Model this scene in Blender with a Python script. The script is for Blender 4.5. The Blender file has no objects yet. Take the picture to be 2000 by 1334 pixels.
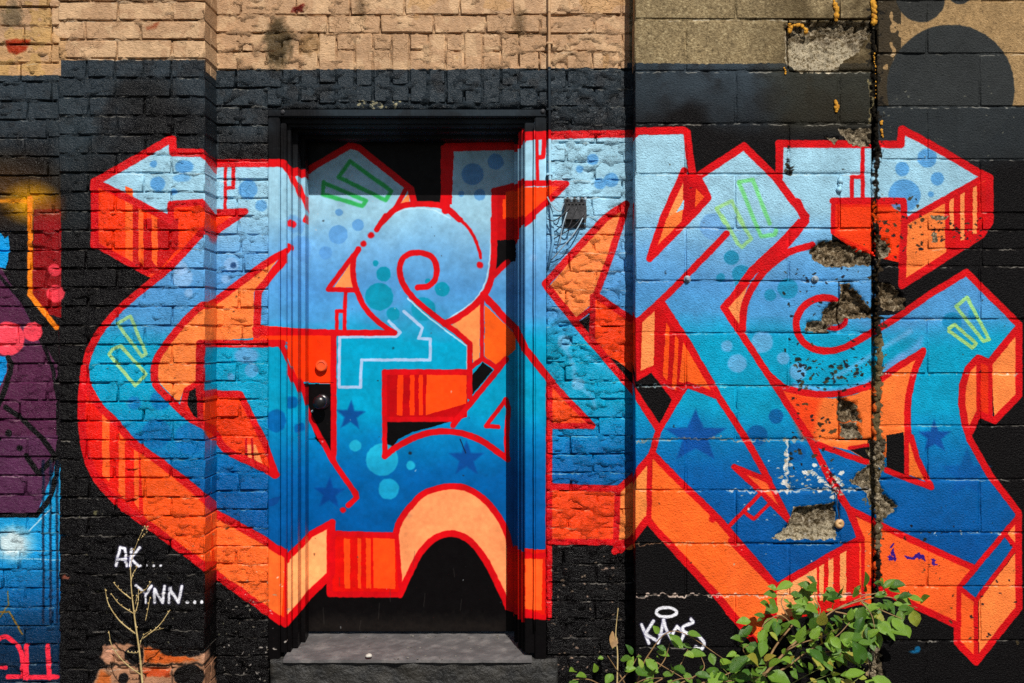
import bpy, bmesh, math, random
import numpy as np
from mathutils import Vector, Matrix
R = math.radians
scene = bpy.context.scene
random.seed(7)
rng = np.random.default_rng(11)

# ------------------------------------------------------------------ camera, sky, sun, exposure
D = 5.0            # metres from the lens to the plane of the brick wall
S = 0.003          # metres on that plane for one unit of the survey grid used below
ZC = 1.45          # height of the lens
cam_d = bpy.data.cameras.new('camera'); cam = bpy.data.objects.new('camera', cam_d)
scene.collection.objects.link(cam); scene.camera = cam
cam.location = (0, -D, ZC); cam.rotation_euler = (R(90), 0, 0)
cam_d.sensor_width = 36.0; cam_d.lens = 36.0 * D / (1396 * S)      # the photograph proper spans 1396 units of the survey grid; its white mat is left out
cam_d.clip_start = 0.05; cam_d.clip_end = 500

SUN_AZ, SUN_EL = R(15.7), R(44.5)      # azimuth to the right of the wall's normal
world = bpy.data.worlds.new('World'); scene.world = world; world.use_nodes = True
wn = world.node_tree; bg = wn.nodes['Background']
sky = wn.nodes.new('ShaderNodeTexSky'); sky.sky_type = 'NISHITA'; sky.sun_disc = False
sky.sun_elevation = SUN_EL; sky.sun_rotation = R(180) - SUN_AZ
wn.links.new(sky.outputs[0], bg.inputs[0]); bg.inputs[1].default_value = 0.05
sd = bpy.data.lights.new('sun', 'SUN'); sd.energy = 4.3; sd.angle = R(0.5); sd.color = (1.0, 0.955, 0.88)
sun = bpy.data.objects.new('sun', sd); scene.collection.objects.link(sun)
sv = Vector((math.sin(SUN_AZ) * math.cos(SUN_EL), -math.cos(SUN_AZ) * math.cos(SUN_EL), math.sin(SUN_EL)))
sun.rotation_euler = sv.to_track_quat('Z', 'Y').to_euler(); sun.location = (3, -8, 8)
vs = scene.view_settings
vs.view_transform = 'Standard'; vs.look = 'None'; vs.exposure = 0.16; vs.gamma = 1.0; vs.use_curve_mapping = False
scene.cycles.max_bounces = 5; scene.cycles.diffuse_bounces = 3; scene.cycles.use_denoising = False

# ------------------------------------------------------------------ helpers
C = scene.collection
def sc(y): return S * (D + y) / D                 # metres per grid unit on a plane at depth y
def W(gx, gy, y=0.0):
    k = sc(y); return Vector(((gx - 1000) * k, y, ZC + (667 - gy) * k))
def world_of(o):
    m = Matrix.Translation(o.location) @ o.rotation_euler.to_matrix().to_4x4()
    return m if o.parent is None else world_of(o.parent) @ o.matrix_parent_inverse @ m
def link(o, parent=None, label=None, cat=None, group=None, kind=None):
    C.objects.link(o)
    if parent is not None:
        o.parent = parent; o.matrix_parent_inverse = world_of(parent).inverted()     # children are laid out in world metres
    for k, v in (('label', label), ('category', cat), ('group', group), ('kind', kind)):
        if v: o[k] = v
    return o
def empty(name, loc=(0, 0, 0), **kw):
    o = bpy.data.objects.new(name, None); o.location = loc; o.empty_display_size = 0.1
    return link(o, None, **kw)
def mesh_obj(name, verts, faces, mat, parent=None, smooth=False, loc=None, **kw):
    me = bpy.data.meshes.new(name); me.from_pydata([tuple(v) for v in verts], [], faces); me.update()
    if smooth: me.polygons.foreach_set('use_smooth', [True] * len(me.polygons))
    if mat: me.materials.append(mat)
    o = bpy.data.objects.new(name, me)
    if loc is not None: o.location = loc
    return link(o, parent, **kw)
class MB:
    def __init__(s): s.v = []; s.f = []
    def add(s, v, f):
        n = len(s.v); s.v += [tuple(p) for p in v]; s.f += [tuple(i + n for i in q) for q in f]
    def box(s, x0, x1, y0, y1, z0, z1, b=0.0):
        bm = bmesh.new(); bmesh.ops.create_cube(bm, size=1)
        for v in bm.verts: v.co = Vector(((x0 + x1) / 2 + v.co.x * (x1 - x0), (y0 + y1) / 2 + v.co.y * (y1 - y0), (z0 + z1) / 2 + v.co.z * (z1 - z0)))
        if b: bmesh.ops.bevel(bm, geom=list(bm.edges), offset=b, segments=2, affect='EDGES')
        s.bm(bm)
    def bm(s, bm):
        bm.verts.index_update()
        s.add([v.co.copy() for v in bm.verts], [[v.index for v in f.verts] for f in bm.faces]); bm.free()
    def tube(s, pts, r, n=8, taper=None):
        pts = [Vector(p) for p in pts]; rings = []
        for i, p in enumerate(pts):
            t = (pts[min(i + 1, len(pts) - 1)] - pts[max(i - 1, 0)]).normalized()
            a = t.orthogonal().normalized(); b = t.cross(a)
            if i and rings:                                   # keep the ring from twisting
                a0 = prev_a - t * prev_a.dot(t); a = a0.normalized(); b = t.cross(a)
            prev_a = a
            rr = r if taper is None else r * (1 + (taper - 1) * i / max(1, len(pts) - 1))
            rings.append([p + (a * math.cos(k * 2 * math.pi / n) + b * math.sin(k * 2 * math.pi / n)) * rr for k in range(n)])
        v = [q for r_ in rings for q in r_]
        f = [(i * n + k, i * n + (k + 1) % n, (i + 1) * n + (k + 1) % n, (i + 1) * n + k) for i in range(len(pts) - 1) for k in range(n)]
        f += [tuple(range(n - 1, -1, -1)), tuple((len(pts) - 1) * n + k for k in range(n))]
        s.add(v, f)
    def lathe(s, prof, c, axis='y', n=20):
        v = []; c = Vector(c)
        for (r, h) in prof:
            for k in range(n):
                a = 2 * math.pi * k / n; p = (r * math.cos(a), h, r * math.sin(a)) if axis == 'y' else (r * math.cos(a), r * math.sin(a), h)
                v.append(c + Vector(p))
        f = [(i * n + k, i * n + (k + 1) % n, (i + 1) * n + (k + 1) % n, (i + 1) * n + k) for i in range(len(prof) - 1) for k in range(n)]
        f += [tuple(range(n)), tuple((len(prof) - 1) * n + k for k in range(n))]
        s.add(v, f)
    def blob(s, c, rx, ry, rz, rough=0.25, sub=2):
        bm = bmesh.new(); bmesh.ops.create_icosphere(bm, subdivisions=sub, radius=1)
        for v in bm.verts:
            k = 1 + rough * (random.random() - .5); v.co = Vector((c[0] + v.co.x * rx * k, c[1] + v.co.y * ry * k, c[2] + v.co.z * rz * k))
        s.bm(bm)
    def build(s, name, mat, parent=None, smooth=False, **kw): return mesh_obj(name, s.v, s.f, mat, parent, smooth, **kw)

# ------------------------------------------------------------------ the spray paint on the walls: one flat print, rasterised here
GX0, GX1, GY0, GY1, K = -200, 2200, -80, 1200, 1.6
IW, IH = int((GX1 - GX0) * K), int((GY1 - GY0) * K)
gx = (GX0 + (np.arange(IW) + .5) / K).astype(np.float32)[None, :]
gy = (GY0 + (np.arange(IH) + .5) / K).astype(np.float32)[:, None]
def vnoise(cellx, celly=None, seed=0):
    celly = celly or cellx; r = np.random.default_rng(seed)
    nx, ny = int((GX1 - GX0) / cellx) + 3, int((GY1 - GY0) / celly) + 3
    g = r.random((ny, nx)).astype(np.float32)
    fx, fy = (gx[0] - GX0) / cellx, (gy[:, 0] - GY0) / celly
    ix, iy = fx.astype(int), fy.astype(int); tx, ty = fx - ix, fy - iy
    tx = tx * tx * (3 - 2 * tx); ty = (ty * ty * (3 - 2 * ty))[:, None]
    rows = g[:, ix] * (1 - tx) + g[:, ix + 1] * tx
    return rows[iy] * (1 - ty) + rows[iy + 1] * ty
def fbm(c, seed=0, n=4):
    a = 0; w = 1; t = 0
    for i in range(n): a = a + vnoise(c / 2 ** i, None, seed + i) * w; t += w; w *= .55
    return a / t
N_BIG, N_MED, N_FINE = fbm(90, 1), fbm(22, 20, 3), fbm(5, 40, 2)
WX = (N_MED - .5) * 1.6 + (N_FINE - .5) * 2.0                # hand wobble of every sprayed edge
WY = (fbm(25, 60, 3) - .5) * 1.6 + (fbm(5, 70, 2) - .5) * 2.0
IMG = np.zeros((IH, IW, 3), np.float32)
REG = dict(A=(300, 200, 4.4475), B=(300, 500, 4.4475), C=(300, 800, 3.995), D=(650, 200, 4.4475), E=(650, 500, 4.4475), F=(650, 800, 3.995),
           G=(1000, 200, 4.4475), H=(1000, 500, 4.4475), I=(1000, 800, 3.995), J=(1300, 200, 4.4475), K=(1300, 500, 4.4475), L=(1300, 800, 3.995), p=(0, 0, 1))
def T(spec):                                                 # 'A 1,2 3,4 B 5,6' -> grid points
    out = []; reg = REG['p']
    for tok in spec.split():
        if tok in REG: reg = REG[tok]
        else:
            a, b = tok.split(','); out.append((reg[0] + float(a) / reg[2], reg[1] + float(b) / reg[2]))
    return np.array(out, np.float32)
def spline(P, closed=False, n=7):
    P = np.asarray(P, np.float32)
    if len(P) < 3: return P
    Q = np.vstack([P[-1:], P, P[:2]]) if closed else np.vstack([2 * P[:1] - P[1:2], P, 2 * P[-1:] - P[-2:-1]])
    out = []
    for i in range(1, len(Q) - 2):
        p0, p1, p2, p3 = Q[i - 1], Q[i], Q[i + 1], Q[i + 2]
        for t in np.linspace(0, 1, n, endpoint=False):
            out.append(.5 * ((2 * p1) + (-p0 + p2) * t + (2 * p0 - 5 * p1 + 4 * p2 - p3) * t * t + (-p0 + 3 * p1 - 3 * p2 + p3) * t ** 3))
    if not closed: out.append(Q[-2])
    return np.array(out, np.float32)
def bbox(P, m):
    x0 = max(0, int((P[:, 0].min() - m - GX0) * K)); x1 = min(IW, int((P[:, 0].max() + m - GX0) * K) + 1)
    y0 = max(0, int((P[:, 1].min() - m - GY0) * K)); y1 = min(IH, int((P[:, 1].max() + m - GY0) * K) + 1)
    return slice(y0, y1), slice(x0, x1)
def comp(sl, a, col):
    if isinstance(col, np.ndarray): c = col[sl[0], sl[1]] if col.ndim == 3 else col
    else: c = np.array(col, np.float32) / 255.
    IMG[sl[0], sl[1]] = IMG[sl[0], sl[1]] * (1 - a[..., None]) + c * a[..., None]
def inside(P, X, Y):
    m = np.zeros(X.shape, bool); n = len(P)
    for i in range(n):
        x0, y0 = P[i]; x1, y1 = P[(i + 1) % n]
        if y0 == y1: continue
        m ^= ((y0 > Y) != (y1 > Y)) & (X < (x1 - x0) * (Y - y0) / (y1 - y0) + x0)
    return m
def dist(P, X, Y, closed=False):
    d = np.full(X.shape, 1e9, np.float32); n = len(P)
    for i in range(n if closed else n - 1):
        ax, ay = P[i]; bx, by = P[(i + 1) % n]; vx, vy = bx - ax, by - ay; L = vx * vx + vy * vy + 1e-9
        t = np.clip(((X - ax) * vx + (Y - ay) * vy) / L, 0, 1)
        d = np.minimum(d, (X - ax - t * vx) ** 2 + (Y - ay - t * vy) ** 2)
    return np.sqrt(d)
def grid(sl, wob=1.0):
    return gx[:, sl[1]] + WX[sl] * wob, gy[sl[0]] + WY[sl] * wob
def fill(P, col, alpha=1.0, soft=0, smooth=False, wob=.6):
    if isinstance(P, str): P = T(P)
    if smooth: P = spline(P, True)
    sl = bbox(P, 4 + soft * 2); X, Y = grid(sl, wob)
    m = inside(P, X, Y)
    if soft:
        d = dist(P, X, Y, True) * np.where(m, 1, -1); a = np.clip(d / soft * .5 + .5, 0, 1)
    else: a = m.astype(np.float32)
    comp(sl, a * alpha, col)
def line(P, w, col, smooth=False, soft=1.0, alpha=1.0, wob=.6, closed=False):
    if isinstance(P, str): P = T(P)
    if smooth: P = spline(P, closed)
    sl = bbox(P, w + soft * 2 + 3); X, Y = grid(sl, wob)
    d = dist(P, X, Y, closed)
    comp(sl, np.clip((w / 2 - d) / soft + .5, 0, 1) * alpha, col)
def dot(x, y, r, col, alpha=.8, ry=None, soft=2.0, wob=.8):
    ry = ry or r; sl = bbox(np.array([[x - r, y - ry], [x + r, y + ry]]), 4 + soft * 2); X, Y = grid(sl, wob)
    d = (1 - np.sqrt(((X - x) / r) ** 2 + ((Y - y) / ry) ** 2)) * min(r, ry)
    comp(sl, np.clip(d / soft + .5, 0, 1) * alpha, col)
def star(x, y, r, col, alpha=.9, rot=0, squash=1):
    P = []
    for k in range(10):
        a = -math.pi / 2 + k * math.pi / 5 + rot; q = r if k % 2 == 0 else r * .42
        P.append((x + q * math.cos(a), y + q * math.sin(a) * squash))
    fill(np.array(P, np.float32), col, alpha, soft=1.5)
def ramp(stops):
    ys = [s[0] for s in stops]; o = np.stack([np.interp(gy[:, 0] , ys, [s[1][c] for s in stops]) for c in range(3)], 1) / 255.
    return o.astype(np.float32)
_bl = ramp([(380, (160, 204, 224)), (490, (150, 198, 222)), (540, (108, 168, 214)), (590, (78, 146, 204)), (632, (72, 150, 206)), (668, (0, 156, 196)),
            (755, (0, 152, 194)), (800, (0, 120, 180)), (850, (0, 90, 158)), (960, (0, 76, 144))])
rowshift = ((N_BIG - .5) * 46 * K).astype(int)
BLUE = _bl[np.clip(np.arange(IH)[:, None] + rowshift, 0, IH - 1)]
RED = (206, 8, 18); REDD = (176, 0, 14)
O1 = (244, 54, 6); O2 = (250, 92, 32); O3 = (246, 142, 78); O4 = (248, 166, 104)
BLK = (8, 6, 7); FADE = (40, 49, 56); TAN = (184, 146, 110); PALE = (160, 190, 226); TEAL = (0, 122, 150); STAR = (8, 66, 138)
# ---- weathered coats under the piece
X_, Y_ = gx + WX * 1.2, gy + WY * 1.2
def where(mask, col, a=1.0):
    global IMG
    m = mask.astype(np.float32) * a if mask.dtype == bool else mask * a
    IMG = IMG * (1 - m[..., None]) + (np.array(col, np.float32) / 255.) * m[..., None]
def sstep(a, b, x): t = np.clip((x - a) / (b - a), 0, 1); return t * t * (3 - 2 * t)
IMG[:] = np.array(BLK) / 255.
fresh = sstep(330, 430, gy + (N_BIG - .5) * 190 + (N_MED - .5) * 40 - np.where(gx < 600, 30, 0))
N_GR = vnoise(1.3, None, 77) * .55 + vnoise(2.9, None, 78) * .45
where(1 - fresh, FADE)
where((1 - fresh) * sstep(.5, .75, N_BIG), (62, 74, 84), .55)
where((1 - fresh) * sstep(.56, .7, N_MED), (28, 30, 33), .6)
bandy = np.where(gx < 385, 304, np.where(gx < 583, 283, np.where(gx < 1157, 297 - (gx - 600) * .004, 288)))
up = (Y_ < bandy) & (gx < 1492)
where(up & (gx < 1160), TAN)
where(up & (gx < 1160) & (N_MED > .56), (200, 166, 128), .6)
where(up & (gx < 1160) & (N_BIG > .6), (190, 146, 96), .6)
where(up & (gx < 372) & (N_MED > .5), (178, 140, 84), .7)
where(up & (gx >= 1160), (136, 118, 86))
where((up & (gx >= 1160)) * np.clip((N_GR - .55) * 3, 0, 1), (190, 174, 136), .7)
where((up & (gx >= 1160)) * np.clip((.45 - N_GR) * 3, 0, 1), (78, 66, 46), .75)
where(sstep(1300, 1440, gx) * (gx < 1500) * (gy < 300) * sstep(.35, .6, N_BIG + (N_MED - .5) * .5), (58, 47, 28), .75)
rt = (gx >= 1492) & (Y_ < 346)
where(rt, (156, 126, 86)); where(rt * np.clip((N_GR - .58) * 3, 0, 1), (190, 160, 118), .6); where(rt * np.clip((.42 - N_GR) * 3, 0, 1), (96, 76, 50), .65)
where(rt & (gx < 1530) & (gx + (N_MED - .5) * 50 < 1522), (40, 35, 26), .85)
dot(1598, 322, 87, (42, 46, 48), .97, soft=1.5); dot(1557, 199, 33, (44, 46, 46), .97, soft=1.5); dot(1611, 190, 17, (44, 46, 46), .97, soft=1.5)
dot(1740, 262, 30, (44, 46, 46), .97, soft=1.5); dot(1800, 235, 12, (44, 46, 46), .97, soft=1.5)
fill('p 1493,347 2200,347 2200,420 1493,420', (40, 45, 48), .8)
where(sstep(1330, 1400, gx + (N_BIG - .5) * 60) * (gx < 1493) * sstep(292, 302, gy) * (1 - sstep(360, 400, gy)), (44, 38, 22), .6)
# soot and grime in the tan coat, bare bricks
for (x, y, r, ry, c, a) in [(683, 262, 18, 34, (52, 42, 22), .75), (318, 222, 14, 15, (80, 72, 52), .6), (725, 262, 16, 14, (120, 88, 50), .6), (795, 212, 8, 14, (70, 52, 30), .6),
                            (1010, 232, 8, 16, (70, 50, 26), .6)]:
    dot(x, y, r, c, a, ry=ry, soft=9, wob=6)
fill('A 40,250 195,248 170,310 110,335 50,315', (150, 42, 10), .95, soft=1.5, wob=2)
fill('A 890,175 975,145 960,175 900,190', (140, 60, 28), .8, soft=2, wob=2); fill('D 230,50 295,35 295,75 215,78', (96, 18, 8), .95, soft=1.5, wob=2)
# loose dark streak and soft dark patches on the pier
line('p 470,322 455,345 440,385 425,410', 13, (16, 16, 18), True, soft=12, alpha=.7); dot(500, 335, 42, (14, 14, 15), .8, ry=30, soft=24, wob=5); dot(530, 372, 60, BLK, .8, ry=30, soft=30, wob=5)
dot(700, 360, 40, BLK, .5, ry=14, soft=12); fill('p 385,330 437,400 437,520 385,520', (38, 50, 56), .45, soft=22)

# ---- the neighbouring piece, left of the pier
L_ = gx < 385
where(L_ & (gy > 460), (15, 12, 14))
where((np.clip(1 - np.sqrt(((gx - 300) / 110) ** 2 + ((gy - 460) / 60) ** 2), 0, 1)) * L_, (96, 60, 16), .75)
where((np.clip(1 - np.sqrt(((gx - 345) / 46) ** 2 + ((gy - 478) / 34) ** 2), 0, 1) ** .95) * L_, (250, 176, 0), 1)
fill('B 215,-60 380,-60 380,600 300,575 205,455', (136, 8, 14)); fill('p 345,474 386,474 386,498 345,498', (110, 50, 14), .7, soft=9)
for (x, y, r) in [(376.5, 570, 8.5), (378, 602, 12)]: dot(x, y, r, (236, 60, 76), .95)
line('p 343,472 343,603 379,648', 7, (240, 128, 14), soft=1.5)
line('p 200,475 345,475', 5, (250, 150, 20), soft=3, alpha=.8)
fill('p 120,440 300,555 306,570 380,700 379,760 310,745 300,640 210,520', (78, 34, 66))
fill('B 0,370 60,440 170,600 250,740 320,880 348,980 350,1334 0,1334', (78, 32, 62)); fill('p 302,795 381,795 370,880 352,904 240,904 250,790', (80, 38, 70))
fill('p 130,690 302,790 302,900 140,880', (84, 40, 74))
fill('B 0,200 30,120 55,100 65,160 60,250 45,300 0,290', (0, 150, 222)); fill('p 262,505 304,520 306,562 270,560', (0, 150, 222), smooth=True)
line('p 262,470 290,560 330,610 352,650 372,700 381,745', 5, (12, 8, 12), True)
dot(313, 663, 23, (240, 66, 84), .97); dot(347, 654, 13, (236, 62, 80), .97); dot(250, 640, 30, (238, 62, 80), .97); dot(205, 590, 16, (238, 62, 80), .97)
fill('B 0,830 55,835 50,930 15,1010 0,1040', (0, 130, 200)); fill('p 200,690 302,690 302,730 230,760', (0, 130, 200))
line('B 60,840 75,900 40,1040 0,1130', 7, BLK, True); line('B 45,1140 130,1200 270,1334 C 310,90 220,190 150,90', 7, BLK)
dot(314, 792, 5, BLK, 1); dot(329, 812, 4, BLK, 1); dot(240, 560, 9, (16, 60, 110), 1)
fill('p 60,904 250,904 352,904 384,815 384,1200 60,1200', ramp([(800, (20, 160, 214)), (950, (20, 150, 214)), (1010, (4, 96, 160)), (1060, (4, 48, 84)), (1120, (6, 30, 54)), (1200, (8, 24, 40))])[:, None, :] + np.zeros((1, IW, 1), np.float32))
fill('p -200,470 62,470 130,700 130,905 -200,905', ramp([(460, (150, 12, 22)), (640, (196, 22, 28)), (900, (238, 96, 30))])[:, None, :] + np.zeros((1, IW, 1), np.float32))
fill('p -200,905 62,905 62,1200 -200,1200', ramp([(460, (10, 10, 10)), (900, (20, 110, 180)), (1100, (8, 34, 60))])[:, None, :] + np.zeros((1, IW, 1), np.float32))
fill('p 40,470 130,460 190,560 150,690 60,640', (0, 140, 200), smooth=True); line('p 60,470 40,600 130,720 130,905 60,990', 9, BLK, True); line('p 210,500 150,690 300,800', 6, BLK, True)
line('p -200,640 60,560', 6, (250, 150, 30)); line('p -200,760 90,700', 9, (12, 8, 10)); dot(20, 820, 26, (250, 150, 40), .9); dot(-40, 760, 15, (250, 170, 60), .9)
line('p 352,904 372,875 384,815', 7, BLK, True); line('p 60,904 352,904', 6, BLK)
dot(318, 942, 26, (214, 232, 236), .95, ry=20, soft=18, wob=3); line('p 342,925 373,893', 1.6, (220, 236, 246), alpha=.8)
line('p 302,962 384,965', 1.5, (160, 210, 236), alpha=.8)
for x in (361, 371, 380): line('p %d,830 %d,1050' % (x, x), 3.4, (6, 20, 44), alpha=.8, soft=2)
line('C 0,940 60,940 130,1060', 2.4, (150, 100, 20), alpha=.8); line('C 50,830 55,900 10,970', 2.2, (150, 100, 20), alpha=.7)
PK = (238, 40, 64)
line('C 0,1090 40,1075 90,1110 125,1170 135,1300', 6.5, PK, True); line('C 150,1125 155,1300', 6.5, PK); line('C 265,1130 280,1300', 7, PK); line('C 50,1295 320,1295', 6.5, PK); line('C 0,1245 40,1245', 5, PK)

# ---- the big piece: backing of blues, then orange sides, black gaps, red outline
def B(s, **k): fill(s, BLUE, **k)
B('p 441,449 534,394 534,412 576,412 594,425 690,425 703,440 722,434 785,400 866,462 900,480 916,480 921,404 1003,404 1020,388 1168,386 1235,384 1240,440 1262,440 1316,405 1360,440 1370,400 1534,400 1536,385 1640,442 1536,500 1436,500 1436,560 1495,563 1497,632 1527,630 1621,573 1690,645 1650,690 1660,830 1690,905 1630,977 1507,923 1462,897 1477,935 1360,1003 1280,910 1238,868 1190,820 1160,862 1050,864 1045,955 992,950 985,905 850,936 760,934 757,914 726,931 712,944 695,962 590,900 475,800 453,774 433,751 423,727 418,702 428,665 457,628 491,599 525,572 577,520 632,489 595,490 577,476 534,480 534,498')
# black gaps of the lower field that the backing overran
fill('p 903,470 915,395 860,395 800,395 780,400 862,460 868,478 902,481', BLK)
# letter 1
fill('p 432,450 534,502 535,479 577,477 594,492 632,490 592,522 577,520 552,552 512,582 500,577 432,534', O1)
fill('B 770,0 1090,0 1090,180 960,330 880,330 770,240', (186, 8, 10))
for a, b, t in ((770, 815, -120), (850, 880, 0), (930, 965, 0)): fill('B %d,%d %d,%d %d,290 %d,250' % (a, -200 if a < 800 else -60, b, -180 if a < 800 else -50, b, a), O2)
fill('B 815,-130 850,-110 850,280 815,255', (190, 10, 10))
fill('p 415,725 422,705 426,725 453,772 475,800 518,832 580,880 593,900 658,933 695,958 692,1052 650,1024 563,964 490,908 435,853 416,800', O1)
fill('p 415,725 426,725 453,772 475,800 520,835 525,905 490,908 435,853 416,800', (226, 22, 10))
for a, b, c, d in ((565, 605, -160, 235), (655, 690, -40, 330), (740, 765, 30, 390)): fill('C %d,%d %d,%d %d,%d %d,%d' % (a, c, b, c + 40, b, d, a, d - 40), O2)
fill('C 770,60 950,210 1160,390 1160,700 900,540 790,430', (244, 84, 24)); fill('C 1160,400 1560,640 1540,980 1180,740', (248, 104, 40))
fill('F 180,645 250,578 300,524 420,455 420,710 182,945', O4)
fill('B 1705,235 1480,375 1310,505 1225,555 1130,640 1040,740 975,840 958,920 975,990 1050,1070 1095,1115 1120,1050 1200,985 1205,750 1545,720 1550,440 1600,380', (246, 126, 58))
fill('B 1545,640 1779,660 E 490,690 480,1000 270,990 190,760 B 1779,745 1545,745', O1)
fill('B 1100,1120 1130,1030 1205,985 1205,1240 1130,1170', (222, 22, 8)); fill('B 1160,1040 1200,1028 1205,1205 1165,1165 1140,1100', BLK, smooth=True)
fill('B 1205,1060 1465,1060 C 1510,195 1150,12 B 1205,1230', (240, 60, 14)); fill('C 1340,30 1400,30 1440,140 1360,110', O3); line('C 1350,0 1350,120', 3, REDD); line('C 1380,0 1385,120', 3, REDD)
# letter 2, on the door
fill('D 860,1262 930,1175 935,1252', O3); fill('E 475,415 580,265 598,415', O3)
fill('E 185,760 460,700 465,1000 275,990', O1)
fill('E 280,1000 465,1000 465,1334 370,1334 310,1140', BLK); fill('F 320,-10 412,-10 412,95', BLK)
fill('E 785,935 1285,935 1285,1200 1200,1225 785,1215', (184, 4, 12))
for a, b, c, d in ((862, 898, 858, 892), (938, 965, 935, 965), (990, 1016, 992, 1016), (1040, 1280, 1032, 1280)): fill('E %d,945 %d,945 %d,%d %d,1190' % (a, b, d, 1190 if b < 1100 else 1120, c) + (' 1215,1195 1032,1190' if b > 1100 else ''), (244, 56, 8) if b < 1100 else (246, 70, 14))
fill('E 790,1225 1190,1225 1100,1255 960,1290 870,1334 F 710,90 712,0', BLK); fill('E 1310,950 1380,868 1440,915 1310,1072', BLK)
fill('E 1185,645 1365,515 1360,840 1320,885 1315,750', O3); fill('E 1390,520 1579,700 1579,790 1465,885 1390,830', (246, 92, 22))
fill('F 760,520 790,440 850,360 930,290 1050,258 1150,268 1250,330 1330,430 1368,500 1372,900 1310,770 1240,640 1160,550 1070,515 980,540 900,620 840,740 795,800', (244, 148, 92))
fill('F 405,510 765,520 795,770 785,850 405,850', (222, 12, 8))
for a, b in ((482, 516), (556, 576), (602, 630), (642, 762)): fill('F %d,540 %d,545 %d,815 %d,812' % (a, b, b, a + 3), (246, 72, 18))
fill('F 405,770 405,850 790,852 850,740 920,600 1000,540 1075,530 1160,570 1240,660 1300,780 1370,920 1480,960 1480,1150 290,1150 290,880', BLK)
fill('F 1370,590 1580,600 1580,980 1470,960 1370,930', (214, 24, 8)); fill('F 1470,650 1565,650 1560,930 1470,925', (248, 88, 30))
fill('p 903,400 915,396 921,404 918,480 903,481', RED)
fill('D 1445,1155 1610,1115 1610,1334 1445,1334', (190, 4, 10)); fill('D 1500,1215 1522,1215 1522,1334 1500,1334', (242, 66, 10)); fill('E 1500,-40 1522,-40 1522,90 1500,90', (242, 66, 10)); fill('E 1440,0 1600,0 1600,120 1440,330', (190, 4, 10)); fill('E 1465,130 1579,125 1579,250 1455,305', BLK)
# letter 3
fill('G -40,1140 190,1145 330,1120 75,1334 -40,1334', (242, 66, 12)); fill('H -40,-10 75,-10 75,40 -40,120', (190, 10, 10))
fill('H 580,0 655,-40 650,20 600,190 540,340 480,520 385,605 225,410 400,200', (246, 132, 66)); fill('G 690,1245 600,1334 680,1334', (246, 132, 66))
fill('H 400,625 480,570 475,715', BLK); fill('H 500,480 560,490 750,620 745,1010 690,960 500,740', (240, 62, 12)); fill('H 570,830 640,860 745,950 745,1040 690,970', BLK)
fill('H 225,980 470,1245 225,1245', (242, 72, 20))
fill('G 1045,1040 1050,1200 940,1400 900,1380', O3); fill('H 920,0 1045,-60 1050,0 855,215', (246, 120, 54)); fill('G 1050,1060 1130,1085 1200,1205 1080,1334 1020,1400 1050,1200', (190, 2, 14)); fill('G 1115,1150 1165,1200 1105,1285', O2)
fill('H 760,620 920,505 1250,1080 1060,1000 1030,1040 900,1260 745,1080', (190, 4, 10))
fill('H 790,620 865,550 860,885 780,920', O3); fill('H 935,630 957,660 942,978 912,950', (244, 78, 16)); fill('H 990,700 1010,730 995,1040 968,1010', (244, 78, 16)); fill('H 1038,745 1215,1052 1055,1000 1012,985', (246, 92, 26))
fill('H 850,925 975,1080 895,1250 745,1085 745,975', BLK)
fill('I 215,275 575,290 555,550 215,550', (240, 68, 20)); fill('I 580,290 735,130 735,430 660,520 655,600 560,600', (246, 136, 64))
fill('I 765,88 950,266 1120,432 1432,815 1440,900 1340,1120 860,570 755,430', (248, 100, 34))
# letter 4 and 5
fill('K 100,395 60,500 45,640 0,600 -55,540 0,470', O3)
fill('J 605,1220 1055,1220 K 1040,270 960,250 760,200 605,90', (228, 36, 8)); fill('J 655,1262 1030,1262 K 1010,215 900,220 655,100', (240, 58, 12))
fill('J 1545,1080 1060,1334 1035,1400 K 1035,400 1520,95 1565,0 J 1565,1090', (248, 126, 58))
fill('J 1300,1225 1560,1090 K 1565,0 1520,90 1300,225', (204, 8, 10))
for a, b, t, u in ((1320, 1345, 1215, 60), (1385, 1410, 1180, 130), (1460, 1485, 1140, 90)): fill('J %d,%d %d,%d K %d,%d %d,%d' % (a, t, b, t - 14, b, u, a, u), O3)
fill('K 300,1030 480,1080 620,1090 760,1060 920,970 1150,810 1085,960 1060,1100 1060,1240 L 960,60 750,130 640,60 430,20', (248, 118, 50))
fill('K 300,1030 480,1080 540,1090 510,1200 500,1334 430,1334', (236, 62, 18), .9, soft=5)
fill('L 640,58 760,30 760,130', BLK); fill('L 840,-20 K 1040,1290 L 945,195 840,170', BLK)
fill('L 962,0 1050,225 960,195', (246, 112, 40))
fill('K 1490,850 1420,930 1395,1040 1400,1200 1430,1290 1480,1180 1490,1170', (248, 122, 54)); fill('K 1490,850 1560,870 1580,1210 1490,1180', (226, 44, 10)); fill('K 1572,880 1725,700 1725,1060 1590,1205', (248, 134, 66))
fill('K 1440,1290 1490,1190 1600,1225 1779,1030 1779,1400 1440,1334', BLK); fill('L 1310,0 1600,0 1600,430 1560,400 1400,190', BLK)
fill('L 45,175 190,235 295,425 180,310', (240, 92, 40))
fill('L 240,825 700,545 720,900 240,1000', (218, 14, 14)); fill('L 240,830 462,700 465,900 240,1000', (250, 158, 96))
for a, b, c, d in ((475, 500, 685, 880), (525, 552, 650, 880), (588, 622, 605, 880)): fill('L %d,%d %d,%d %d,%d %d,%d' % (a, c + 10, b, c - 10, b, d, a, d), (250, 158, 90))
fill('L 695,545 765,565 765,900 695,900', (248, 96, 36)); fill('L -30,560 230,810 230,980 140,1120 -30,930', (248, 102, 38))
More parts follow.
